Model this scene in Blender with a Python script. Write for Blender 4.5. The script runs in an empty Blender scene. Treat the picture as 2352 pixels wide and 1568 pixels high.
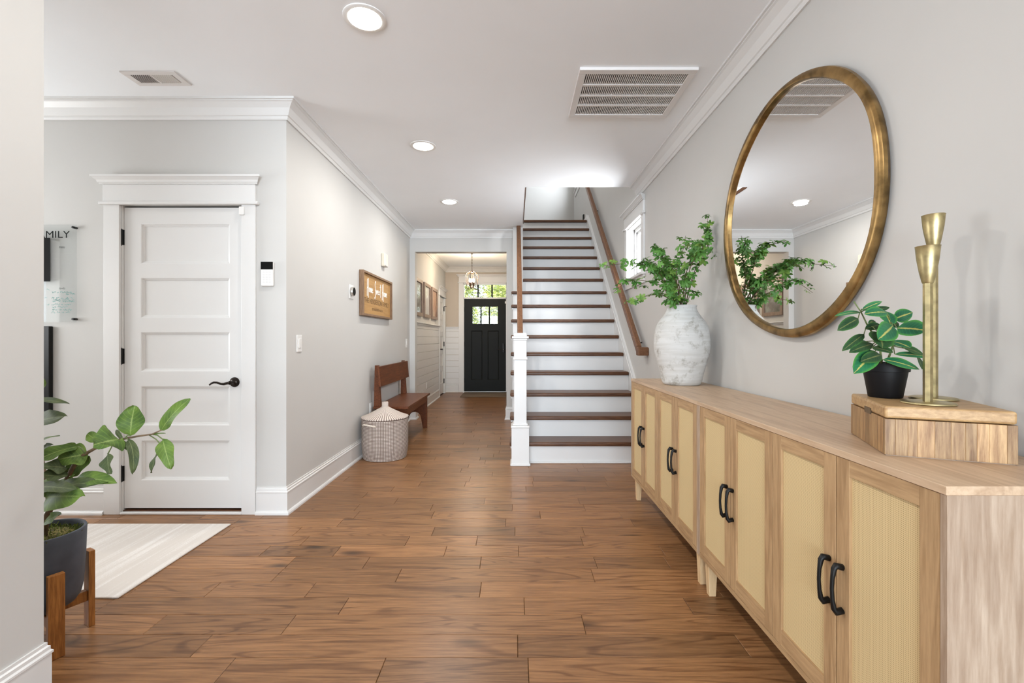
import bpy, math, random
import numpy as np
from mathutils import Vector, Matrix

random.seed(7)
SC = bpy.context.scene
COL = SC.collection
F, CX, CY, CH = 1045.33, 1183.0, 778.0, 1.16      # focal length in pixels, principal point, eye height

# ------------------------------------------------------------------ camera, world, big lights, exposure
cam = bpy.data.objects.new('camera', bpy.data.cameras.new('camera'))
COL.objects.link(cam)
cam.location = (0, 0, CH)
cam.rotation_euler = (math.pi / 2, 0, 0)
cam.data.sensor_width = 36.0
cam.data.lens = 16.0
cam.data.shift_x = -(CX - 1176) / 2352
cam.data.shift_y = (CY - 784) / 2352
cam.data.clip_start = 0.02
SC.camera = cam

W = bpy.data.worlds.new('sky'); SC.world = W
W.use_nodes = True
bgn = W.node_tree.nodes['Background']
bgn.inputs[0].default_value = (0.80, 0.90, 1.0, 1)
bgn.inputs[1].default_value = 3.2

def area(name, loc, rot, sx, sy, watts, color=(1, 1, 1)):
    l = bpy.data.lights.new(name, 'AREA'); l.shape = 'RECTANGLE'; l.size = sx; l.size_y = sy
    l.energy = watts; l.color = color
    o = bpy.data.objects.new(name, l); COL.objects.link(o); o.location = loc; o.rotation_euler = rot
    return o
R = math.radians
sun = bpy.data.lights.new('sun', 'SUN'); sun.energy = 6; sun.angle = R(1.5); sun.color = (1, .95, .85)
so = bpy.data.objects.new('sun', sun); COL.objects.link(so); so.rotation_euler = (R(32), R(-18), 0)
area('living_room_fill', (0, -6.1, 1.45), (R(90), 0, 0), 6.0, 2.0, 500, (.77, .89, 1))  # fill light added behind the camera, outside the unseen living room opening
area('daylight_nook_window', (-4.62, 2.25, 1.55), (0, R(-90), 0), 1.3, 1.1, 24, (1, .97, .93))
area('daylight_landing_window', (1.50, 8.95, 4.75), (0, R(90), 0), .95, .9, 40, (.88, .94, 1))
area('upstairs_fill', (-.5, 6.6, 5.62), (0, 0, 0), .3, .3, 26, (1, .97, .93))  # unseen fill added to brighten the upper stairwell, no lamp body here
area('daylight_stair_window', (1.50, 4.83, 2.1), (0, R(90), 0), .55, .55, 40, (.92, .96, 1))

vs = SC.view_settings
vs.view_transform = 'Standard'; vs.look = 'None'; vs.gamma = 1.0; vs.use_curve_mapping = False
vs.exposure = 0.50
SC.cycles.use_adaptive_sampling = True; SC.cycles.adaptive_threshold = 0.02
SC.cycles.max_bounces = 9; SC.cycles.diffuse_bounces = 6; SC.cycles.glossy_bounces = 4
SC.cycles.transparent_max_bounces = 12
SC.cycles.caustics_reflective = False; SC.cycles.caustics_refractive = False
SC.cycles.sample_clamp_indirect = 6.0
SC.cycles.use_denoising = True

# ------------------------------------------------------------------ material helpers
def mat(name):
    m = bpy.data.materials.new(name); m.use_nodes = True
    nt = m.node_tree; b = nt.nodes['Principled BSDF']
    return m, nt, b
def N(nt, t, **kw):
    n = nt.nodes.new(t)
    for k, v in kw.items():
        if hasattr(n, k): setattr(n, k, v)
    return n
def setc(sock, c): sock.default_value = (c[0], c[1], c[2], 1)
def bump(nt, b, height, strength=.2, dist=.002):
    bp = N(nt, 'ShaderNodeBump'); bp.inputs['Strength'].default_value = strength
    bp.inputs['Distance'].default_value = dist
    nt.links.new(height, bp.inputs['Height']); nt.links.new(bp.outputs[0], b.inputs['Normal'])
def plain(name, c, rough=.5, metal=0, noise=0.0, nscale=40, bmp=0.0, spec=.5):
    m, nt, b = mat(name)
    setc(b.inputs['Base Color'], c); b.inputs['Roughness'].default_value = rough
    b.inputs['Metallic'].default_value = metal
    b.inputs['Specular IOR Level'].default_value = spec
    geo = N(nt, 'ShaderNodeNewGeometry')
    nz = N(nt, 'ShaderNodeTexNoise'); nz.inputs['Scale'].default_value = nscale; nz.inputs['Detail'].default_value = 6
    nt.links.new(geo.outputs['Position'], nz.inputs['Vector'])
    if noise:
        r = N(nt, 'ShaderNodeValToRGB')
        r.color_ramp.elements[0].position = .3; r.color_ramp.elements[1].position = .7
        setc_ = lambda e, k: setattr(e, 'color', (min(1, c[0] * k), min(1, c[1] * k), min(1, c[2] * k), 1))
        setc_(r.color_ramp.elements[0], 1 - noise); setc_(r.color_ramp.elements[1], 1 + noise)
        nt.links.new(nz.outputs[0], r.inputs[0]); nt.links.new(r.outputs[0], b.inputs['Base Color'])
    if bmp: bump(nt, b, nz.outputs[0], bmp, .002)
    return m
def emit(name, c, s):
    m, nt, b = mat(name); setc(b.inputs['Base Color'], c)
    setc(b.inputs['Emission Color'], c); b.inputs['Emission Strength'].default_value = s
    return m
def wood(name, light, dark, axis='x', scale=1.0, rough=.45, attr=False, knots=0.0, contrast=1.0, stretch=14, bmp=.08, spec=.4, ring=.38):
    """streaky procedural timber, grain along the given world axis"""
    m, nt, b = mat(name); L = nt.links.new
    geo = N(nt, 'ShaderNodeNewGeometry')
    mp = N(nt, 'ShaderNodeMapping')
    s = [stretch, stretch, stretch]; s['xyz'.index(axis)] = 1.1
    mp.inputs['Scale'].default_value = [k * scale for k in s]
    vec = geo.outputs['Position']
    if attr:
        at = N(nt, 'ShaderNodeAttribute', attribute_name='rnd')
        cm = N(nt, 'ShaderNodeVectorMath', operation='MULTIPLY'); cm.inputs[1].default_value = (37.0, 11.0, 5.0)
        cb = N(nt, 'ShaderNodeCombineXYZ')
        for k in range(3): L(at.outputs['Fac'], cb.inputs[k])
        L(cb.outputs[0], cm.inputs[0])
        ad = N(nt, 'ShaderNodeVectorMath', operation='ADD'); L(vec, ad.inputs[0]); L(cm.outputs[0], ad.inputs[1]); vec = ad.outputs[0]
    L(vec, mp.inputs['Vector'])
    n1 = N(nt, 'ShaderNodeTexNoise'); n1.inputs['Scale'].default_value = .55; n1.inputs['Detail'].default_value = 3 if ring < .5 else 1.2; n1.inputs['Distortion'].default_value = .9
    L(mp.outputs[0], n1.inputs['Vector'])
    # growth rings: sine of the smooth noise
    mu = N(nt, 'ShaderNodeMath', operation='MULTIPLY'); mu.inputs[1].default_value = 34.0 if ring < .5 else 85.0; L(n1.outputs[0], mu.inputs[0])
    sn = N(nt, 'ShaderNodeMath', operation='SINE'); L(mu.outputs[0], sn.inputs[0])
    rg = N(nt, 'ShaderNodeMapRange'); rg.inputs['From Min'].default_value = .2 if ring < .5 else .62; rg.inputs['From Max'].default_value = 1; L(sn.outputs[0], rg.inputs['Value'])
    n2 = N(nt, 'ShaderNodeTexNoise'); n2.inputs['Scale'].default_value = 5.5; n2.inputs['Detail'].default_value = 7; n2.inputs['Roughness'].default_value = .65
    L(mp.outputs[0], n2.inputs['Vector'])
    ramp = N(nt, 'ShaderNodeValToRGB'); L(n2.outputs[0], ramp.inputs[0])
    e = ramp.color_ramp.elements; e[0].position = .34; e[1].position = .66
    mid = [(a + d) / 2 for a, d in zip(light, dark)]
    e[0].color = (*[mid[k] + (dark[k] - mid[k]) * contrast for k in range(3)], 1)
    e[1].color = (*[mid[k] + (light[k] - mid[k]) * contrast for k in range(3)], 1)
    mx = N(nt, 'ShaderNodeMix', data_type='RGBA'); mx.blend_type = 'MULTIPLY'
    f2 = N(nt, 'ShaderNodeMath', operation='MULTIPLY'); f2.inputs[1].default_value = ring * contrast; L(rg.outputs[0], f2.inputs[0])
    L(f2.outputs[0], mx.inputs[0]); L(ramp.outputs[0], mx.inputs[6]); setc(mx.inputs[7], (.62, .55, .5) if ring < .5 else (.46, .38, .32))
    out = mx.outputs[2]
    if knots:
        vo = N(nt, 'ShaderNodeTexVoronoi'); vo.inputs['Scale'].default_value = .55
        mk = N(nt, 'ShaderNodeMapping'); mk.inputs['Scale'].default_value = [3.2 if 'xyz'[k] == axis else 9 for k in range(3)]
        L(vec, mk.inputs['Vector']); L(mk.outputs[0], vo.inputs['Vector'])
        kr = N(nt, 'ShaderNodeMapRange'); kr.inputs['From Min'].default_value = .03; kr.inputs['From Max'].default_value = .16
        kr.inputs['To Min'].default_value = knots; kr.inputs['To Max'].default_value = 0; L(vo.outputs['Distance'], kr.inputs['Value'])
        m2 = N(nt, 'ShaderNodeMix', data_type='RGBA'); L(kr.outputs[0], m2.inputs[0]); L(out, m2.inputs[6]); setc(m2.inputs[7], [k * .22 for k in dark]); out = m2.outputs[2]
    if attr:
        hv = N(nt, 'ShaderNodeMapRange'); hv.inputs['To Min'].default_value = .70; hv.inputs['To Max'].default_value = 1.22; L(at.outputs['Fac'], hv.inputs['Value'])
        m3 = N(nt, 'ShaderNodeVectorMath', operation='SCALE'); L(out, m3.inputs[0]); L(hv.outputs[0], m3.inputs['Scale']); out = m3.outputs[0]
    L(out, b.inputs['Base Color']); b.inputs['Roughness'].default_value = rough
    b.inputs['Specular IOR Level'].default_value = spec
    bump(nt, b, n2.outputs[0], bmp, .002)
    return m
def glass(name, tint=(1, 1, 1), refl=.06):
    m, nt, b = mat(name); nt.nodes.remove(b)
    t = N(nt, 'ShaderNodeBsdfTransparent'); setc(t.inputs[0], tint)
    g = N(nt, 'ShaderNodeBsdfGlossy'); g.inputs['Roughness'].default_value = .02
    x = N(nt, 'ShaderNodeMixShader'); x.inputs[0].default_value = refl
    nt.links.new(t.outputs[0], x.inputs[1]); nt.links.new(g.outputs[0], x.inputs[2])
    nt.links.new(x.outputs[0], nt.nodes['Material Output'].inputs[0])
    return m
def leafmat(name, c1, c2, rib=None, ribw=.12, rough=.45, edge=None):
    m, nt, b = mat(name); L = nt.links.new
    geo = N(nt, 'ShaderNodeNewGeometry'); nz = N(nt, 'ShaderNodeTexNoise'); nz.inputs['Scale'].default_value = 18; nz.inputs['Detail'].default_value = 3
    L(geo.outputs['Position'], nz.inputs['Vector'])
    r = N(nt, 'ShaderNodeValToRGB'); L(nz.outputs[0], r.inputs[0])
    r.color_ramp.elements[0].position = .35; r.color_ramp.elements[1].position = .65
    r.color_ramp.elements[0].color = (*c1, 1); r.color_ramp.elements[1].color = (*c2, 1)
    out = r.outputs[0]
    uv = N(nt, 'ShaderNodeUVMap'); sp = N(nt, 'ShaderNodeSeparateXYZ'); L(uv.outputs[0], sp.inputs[0])
    a = N(nt, 'ShaderNodeMath', operation='SUBTRACT'); a.inputs[1].default_value = .5; L(sp.outputs[0], a.inputs[0])
    ab = N(nt, 'ShaderNodeMath', operation='ABSOLUTE'); L(a.outputs[0], ab.inputs[0])
    if edge:
        er = N(nt, 'ShaderNodeMapRange'); er.inputs['From Min'].default_value = .34; er.inputs['From Max'].default_value = .5; L(ab.outputs[0], er.inputs['Value'])
        me = N(nt, 'ShaderNodeMix', data_type='RGBA'); L(er.outputs[0], me.inputs[0]); L(out, me.inputs[6]); setc(me.inputs[7], edge); out = me.outputs[2]
    # side veins
    vv = N(nt, 'ShaderNodeMath', operation='ADD'); L(sp.outputs[1], vv.inputs[0])
    va = N(nt, 'ShaderNodeMath', operation='MULTIPLY'); va.inputs[1].default_value = -.5; L(ab.outputs[0], va.inputs[0]); L(va.outputs[0], vv.inputs[1])
    vm = N(nt, 'ShaderNodeMath', operation='MULTIPLY'); vm.inputs[1].default_value = 50; L(vv.outputs[0], vm.inputs[0])
    vsn = N(nt, 'ShaderNodeMath', operation='SINE'); L(vm.outputs[0], vsn.inputs[0])
    vr = N(nt, 'ShaderNodeMapRange'); vr.inputs['From Min'].default_value = .85; vr.inputs['From Max'].default_value = 1; vr.inputs['To Max'].default_value = .25; L(vsn.outputs[0], vr.inputs['Value'])
    mv = N(nt, 'ShaderNodeMix', data_type='RGBA'); L(vr.outputs[0], mv.inputs[0]); L(out, mv.inputs[6]); setc(mv.inputs[7], [min(1, k * 2.2) for k in c2]); out = mv.outputs[2]
    if rib:
        nb = N(nt, 'ShaderNodeTexNoise'); nb.inputs['Scale'].default_value = 160; L(geo.outputs['Position'], nb.inputs['Vector'])
        ns = N(nt, 'ShaderNodeMath', operation='MULTIPLY_ADD'); ns.inputs[1].default_value = ribw * 1.2; ns.inputs[2].default_value = -ribw * .6; L(nb.outputs[0], ns.inputs[0])
        sm = N(nt, 'ShaderNodeMath', operation='ADD'); L(ab.outputs[0], sm.inputs[0]); L(ns.outputs[0], sm.inputs[1])
        rr = N(nt, 'ShaderNodeMapRange'); rr.inputs['From Min'].default_value = ribw * .35; rr.inputs['From Max'].default_value = ribw * .8
        rr.inputs['To Min'].default_value = .85; rr.inputs['To Max'].default_value = 0; L(sm.outputs[0], rr.inputs['Value'])
        mr = N(nt, 'ShaderNodeMix', data_type='RGBA'); L(rr.outputs[0], mr.inputs[0]); L(out, mr.inputs[6]); setc(mr.inputs[7], rib); out = mr.outputs[2]
    L(out, b.inputs['Base Color']); b.inputs['Roughness'].default_value = rough; b.inputs['Specular IOR Level'].default_value = .3
    return m

M = {}
M['wall'] = plain('wall_paint', (.57, .56, .54), .7, noise=.012, nscale=3, bmp=.03)
M['wall_foyer'] = plain('foyer_paint', (.52, .455, .38), .7, noise=.012, nscale=3, bmp=.03)
M['ceil'] = plain('ceiling_paint', (.88, .90, .92), .8, noise=.01, nscale=3)
M['trim'] = plain('trim_paint', (.715, .71, .70), .35, noise=.008, nscale=5)
M['trim_door'] = plain('door_paint', (.715, .71, .70), .38, noise=.008, nscale=5)
M['floor'] = wood('hickory_floor', (.335, .165, .068), (.19, .088, .035), 'x', .9, .33, attr=True, knots=.9, spec=.38, ring=.62, contrast=1.05)
M['groove'] = plain('floor_groove', (.06, .03, .015), .8)
M['tread'] = wood('tread_wood', (.15, .066, .030), (.065, .026, .012), 'x', 1.4, .36, spec=.3)
M['rail'] = wood('rail_wood', (.24, .115, .056), (.13, .058, .029), 'y', 1.6, .42, spec=.3)
M['bench'] = wood('bench_wood', (.17, .052, .017), (.085, .025, .009), 'y', 1.2, .38, spec=.25)
M['oak'] = wood('oak_front', (.50, .33, .175), (.36, .225, .112), 'z', 1.3, .5)
M['oak_h'] = wood('oak_rail', (.50, .33, .175), (.34, .21, .105), 'y', 1.3, .5)
M['oak_top'] = wood('oak_top', (.60, .44, .30), (.48, .335, .215), 'y', 1.0, .42)
M['oak_side'] = wood('oak_side', (.46, .355, .265), (.31, .215, .145), 'z', 1.0, .5)
M['leg'] = wood('pale_leg', (.72, .52, .30), (.60, .41, .22), 'z', 1.6, .5)
M['box'] = wood('acacia_box', (.50, .32, .155), (.27, .145, .062), 'z', 1.6, .45, attr=True, contrast=1.15)
M['box_lid'] = wood('acacia_lid', (.53, .345, .165), (.37, .22, .095), 'x', 1.6, .4, contrast=1.1)
M['stand'] = wood('stand_wood', (.42, .175, .045), (.22, .082, .02), 'z', 2.0, .4)
M['signframe'] = wood('sign_frame', (.27, .165, .095), (.17, .10, .058), 'z', 2.0, .6)
M['signboard'] = wood('sign_board', (.48, .275, .10), (.40, .22, .078), 'y', 1.0, .6, contrast=.7)
M['picframe'] = wood('picture_frame_wood', (.36, .27, .21), (.2, .13, .095), 'z', 2.2, .5)
M['black'] = plain('black_metal', (.005, .005, .005), .45, 0, noise=.1, spec=.3)
M['copper'] = plain('pendant_bronze', (.08, .04, .02), .45, .5)
M['bronze'] = plain('dark_bronze', (.022, .015, .011), .25, .7)
M['blackdoor'] = plain('black_door_paint', (.008, .009, .008), .5, noise=.05, spec=.18)
M['blackpot'] = plain('black_plastic', (.005, .005, .006), .5, spec=.25)
M['greypot'] = plain('charcoal_pot', (.055, .065, .085), .6, noise=.25, nscale=14, bmp=.1)
M['brass'] = plain('aged_brass', (.30, .19, .075), .34, .95, noise=.5, nscale=16, bmp=.25)
M['brass2'] = plain('brushed_brass', (.46, .38, .20), .38, .95, noise=.25, nscale=45, bmp=.1)
M['nickel'] = plain('nickel', (.55, .53, .5), .3, .9)
M['mirror'] = plain('mirror_glass', (.93, .935, .93), .005, 1.0)
M['white_plastic'] = plain('white_plastic', (.78, .77, .75), .4)
M['cream_plastic'] = plain('cream_plastic', (.72, .67, .55), .45)
M['ventdark'] = plain('vent_dark', (.035, .030, .027), .9)
M['ventwhite'] = plain('vent_white', (.72, .69, .67), .4)
M['glass'] = glass('window_glass')
M['acrylic'] = glass('acrylic', (.96, .97, .97), .05)
M['lens'] = emit('lamp_lens', (1, .96, .88), 14)
M['bulb'] = emit('bulb', (1, .88, .68), 30)
M['white_print'] = plain('white_print', (.85, .84, .80), .6)
M['brown_print'] = plain('brown_print', (.13, .07, .028), .7)
M['black_print'] = plain('black_print', (.004, .004, .004), .7, spec=.1)
M['grey_print'] = plain('grey_print', (.48, .46, .45), .6)
M['teal_ink'] = plain('teal_ink', (.06, .42, .40), .6)
M['soil'] = plain('moss', (.13, .105, .02), .95, noise=.75, nscale=70, bmp=.8)
M['moss2'] = plain('moss_green', (.10, .13, .02), .95, noise=.6, nscale=60)
M['stem'] = plain('stem_brown', (.13, .085, .045), .7, noise=.3, nscale=60, bmp=.3)
M['stemg'] = plain('stem_green', (.12, .16, .05), .6, noise=.2, nscale=60)
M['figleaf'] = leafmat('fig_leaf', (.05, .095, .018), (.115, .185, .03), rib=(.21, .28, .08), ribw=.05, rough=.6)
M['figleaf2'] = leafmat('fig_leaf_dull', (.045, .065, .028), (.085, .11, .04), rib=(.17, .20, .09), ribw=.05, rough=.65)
M['pothos'] = leafmat('variegated_leaf', (.010, .085, .040), (.022, .15, .055), rib=(.46, .42, .11), ribw=.075, rough=.45, edge=(.07, .26, .04))
M['pothosd'] = leafmat('variegated_leaf_dark', (.012, .045, .018), (.03, .075, .026), rib=(.16, .18, .06), ribw=.07, rough=.5, edge=(.05, .15, .03))
M['ivy'] = leafmat('branch_leaf', (.05, .15, .025), (.115, .26, .05), rib=(.10, .30, .08), ribw=.05, rough=.5)
M['ivyy'] = leafmat('branch_leaf_young', (.10, .22, .03), (.19, .31, .06), rib=(.22, .34, .09), ribw=.05, rough=.5)
M['garden'] = plain('garden_leaf', (.33, .38, .09), .6, noise=.6, nscale=4)
M['gardend'] = plain('garden_leaf_dark', (.17, .22, .06), .7, noise=.5, nscale=4)
M['ground'] = plain('ground', (.25, .28, .16), .9, noise=.3, nscale=2)
M['concrete'] = plain('porch_concrete', (.5, .49, .47), .9, noise=.1, nscale=6)

def m_rattan():
    m, nt, b = mat('rattan_weave'); L = nt.links.new
    geo = N(nt, 'ShaderNodeNewGeometry'); sp = N(nt, 'ShaderNodeSeparateXYZ'); L(geo.outputs['Position'], sp.inputs[0])
    def s(out, freq, ph=0):
        a = N(nt, 'ShaderNodeMath', operation='MULTIPLY_ADD'); a.inputs[1].default_value = freq; a.inputs[2].default_value = ph; L(out, a.inputs[0])
        c = N(nt, 'ShaderNodeMath', operation='SINE'); L(a.outputs[0], c.inputs[0]); return c.outputs[0]
    k = 2 * math.pi / .0088
    u = N(nt, 'ShaderNodeMath', operation='ADD'); L(sp.outputs[1], u.inputs[0]); L(sp.outputs[2], u.inputs[1])
    v = N(nt, 'ShaderNodeMath', operation='SUBTRACT'); L(sp.outputs[1], v.inputs[0]); L(sp.outputs[2], v.inputs[1])
    a, c = s(u.outputs[0], k), s(v.outputs[0], k)
    p = N(nt, 'ShaderNodeMath', operation='MULTIPLY'); L(a, p.inputs[0]); L(c, p.inputs[1])
    r = N(nt, 'ShaderNodeMapRange'); r.inputs['From Min'].default_value = .25; r.inputs['From Max'].default_value = .7; L(p.outputs[0], r.inputs['Value'])
    x = N(nt, 'ShaderNodeMix', data_type='RGBA'); L(r.outputs[0], x.inputs[0]); setc(x.inputs[6], (.66, .51, .275)); setc(x.inputs[7], (.34, .23, .10))
    L(x.outputs[2], b.inputs['Base Color']); b.inputs['Roughness'].default_value = .65
    bump(nt, b, p.outputs[0], -.35, .001)
    return m
M['rattan'] = m_rattan()
def m_plaster():
    m, nt, b = mat('vase_plaster'); L = nt.links.new
    geo = N(nt, 'ShaderNodeNewGeometry')
    n = N(nt, 'ShaderNodeTexNoise'); n.inputs['Scale'].default_value = 14; n.inputs['Detail'].default_value = 9; n.inputs['Roughness'].default_value = .7; L(geo.outputs['Position'], n.inputs['Vector'])
    mp = N(nt, 'ShaderNodeMapping'); mp.inputs['Scale'].default_value = (6, 6, 60); L(geo.outputs['Position'], mp.inputs['Vector'])
    n2 = N(nt, 'ShaderNodeTexNoise'); n2.inputs['Scale'].default_value = 1; n2.inputs['Detail'].default_value = 5; L(mp.outputs[0], n2.inputs['Vector'])
    r = N(nt, 'ShaderNodeValToRGB'); L(n.outputs[0], r.inputs[0]); e = r.color_ramp.elements
    e[0].position = .30; e[0].color = (.30, .28, .24, 1); e[1].position = .47; e[1].color = (.60, .60, .585, 1)
    x = N(nt, 'ShaderNodeMix', data_type='RGBA'); x.blend_type = 'MULTIPLY'; x.inputs[0].default_value = .35; L(r.outputs[0], x.inputs[6])
    r2 = N(nt, 'ShaderNodeValToRGB'); L(n2.outputs[0], r2.inputs[0]); r2.color_ramp.elements[0].position = .4; r2.color_ramp.elements[0].color = (.72, .70, .66, 1); r2.color_ramp.elements[1].position = .6; r2.color_ramp.elements[1].color = (1, 1, 1, 1)
    L(r2.outputs[0], x.inputs[7]); L(x.outputs[2], b.inputs['Base Color']); b.inputs['Roughness'].default_value = .85
    ad = N(nt, 'ShaderNodeMath', operation='ADD'); L(n.outputs[0], ad.inputs[0]); L(n2.outputs[0], ad.inputs[1])
    bump(nt, b, ad.outputs[0], .35, .004)
    return m
M['plaster'] = m_plaster()
def m_basket(cx, cy, rings=True):
    m, nt, b = mat('basket_weave' if rings else 'basket_lid_weave'); L = nt.links.new
    geo = N(nt, 'ShaderNodeNewGeometry'); sp = N(nt, 'ShaderNodeSeparateXYZ'); L(geo.outputs['Position'], sp.inputs[0])
    ax = N(nt, 'ShaderNodeMath', operation='SUBTRACT'); ax.inputs[1].default_value = cx; L(sp.outputs[0], ax.inputs[0])
    ay = N(nt, 'ShaderNodeMath', operation='SUBTRACT'); ay.inputs[1].default_value = cy; L(sp.outputs[1], ay.inputs[0])
    at = N(nt, 'ShaderNodeMath', operation='ARCTAN2'); L(ay.outputs[0], at.inputs[0]); L(ax.outputs[0], at.inputs[1])
    am = N(nt, 'ShaderNodeMath', operation='MULTIPLY'); am.inputs[1].default_value = 92; L(at.outputs[0], am.inputs[0])
    s1 = N(nt, 'ShaderNodeMath', operation='SINE'); L(am.outputs[0], s1.inputs[0])
    r1 = N(nt, 'ShaderNodeMapRange'); r1.inputs['From Min'].default_value = .1; r1.inputs['From Max'].default_value = .8; L(s1.outputs[0], r1.inputs['Value'])
    zm = N(nt, 'ShaderNodeMath', operation='MULTIPLY'); zm.inputs[1].default_value = 2 * math.pi / .0132; L(sp.outputs[2], zm.inputs[0])
    s2 = N(nt, 'ShaderNodeMath', operation='COSINE'); L(zm.outputs[0], s2.inputs[0])
    r2 = N(nt, 'ShaderNodeMapRange'); r2.inputs['From Min'].default_value = .2; r2.inputs['From Max'].default_value = .9; L(s2.outputs[0], r2.inputs['Value'])
    mxx = N(nt, 'ShaderNodeMath', operation='MAXIMUM'); L(r1.outputs[0], mxx.inputs[0])
    if rings: L(r2.outputs[0], mxx.inputs[1])
    else: mxx.inputs[1].default_value = 0; am.inputs[1].default_value = 60
    x = N(nt, 'ShaderNodeMix', data_type='RGBA'); L(mxx.outputs[0], x.inputs[0]); setc(x.inputs[6], (.74, .65, .58)); setc(x.inputs[7], (.16, .105, .08))
    L(x.outputs[2], b.inputs['Base Color']); b.inputs['Roughness'].default_value = .8
    return m
def m_rug(name, c1, c2, axis, sc):
    m, nt, b = mat(name); L = nt.links.new
    geo = N(nt, 'ShaderNodeNewGeometry'); mp = N(nt, 'ShaderNodeMapping'); s = [sc, sc, sc]; s['xyz'.index(axis)] = sc * .03
    mp.inputs['Scale'].default_value = s; L(geo.outputs['Position'], mp.inputs['Vector'])
    n = N(nt, 'ShaderNodeTexNoise'); n.inputs['Scale'].default_value = 1; n.inputs['Detail'].default_value = 3; L(mp.outputs[0], n.inputs['Vector'])
    n2 = N(nt, 'ShaderNodeTexNoise'); n2.inputs['Scale'].default_value = 260; n2.inputs['Detail'].default_value = 2; L(geo.outputs['Position'], n2.inputs['Vector'])
    ad = N(nt, 'ShaderNodeMath', operation='MULTIPLY_ADD'); ad.inputs[1].default_value = .45; L(n2.outputs[0], ad.inputs[0]); L(n.outputs[0], ad.inputs[2])
    r = N(nt, 'ShaderNodeValToRGB'); L(ad.outputs[0], r.inputs[0]); e = r.color_ramp.elements
    e[0].position = .55; e[0].color = (*c1, 1); e[1].position = .74; e[1].color = (*c2, 1)
    L(r.outputs[0], b.inputs['Base Color']); b.inputs['Roughness'].default_value = .95
    bump(nt, b, ad.outputs[0], .5, .004)
    return m
M['rug'] = m_rug('cream_rug', (.80, .765, .73), (.68, .63, .58), 'y', 34)
M['mat'] = m_rug('jute_mat', (.30, .23, .16), (.12, .085, .06), 'x', 40)
def m_art(name, cols, sc):
    m, nt, b = mat(name); L = nt.links.new
    geo = N(nt, 'ShaderNodeNewGeometry'); n = N(nt, 'ShaderNodeTexNoise'); n.inputs['Scale'].default_value = sc; n.inputs['Detail'].default_value = 4; L(geo.outputs['Position'], n.inputs['Vector'])
    r = N(nt, 'ShaderNodeValToRGB'); L(n.outputs[0], r.inputs[0]); e = r.color_ramp.elements
    e[0].position = .32; e[0].color = (*cols[0], 1); e[1].position = .68; e[1].color = (*cols[-1], 1)
    for k, c in enumerate(cols[1:-1]):
        q = e.new(.32 + .36 * (k + 1) / (len(cols) - 1)); q.color = (*c, 1)
    L(r.outputs[0], b.inputs['Base Color']); b.inputs['Roughness'].default_value = .3
    return m
M['art1'] = m_art('print_landscape', [(.10, .09, .06), (.25, .22, .2), (.5, .55, .5)], 5)
M['art2'] = m_art('print_pale', [(.58, .56, .54), (.68, .66, .65), (.62, .56, .5)], 6)
M['art3'] = m_art('print_rust', [(.35, .16, .08), (.55, .33, .2), (.45, .40, .30)], 7)

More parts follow.
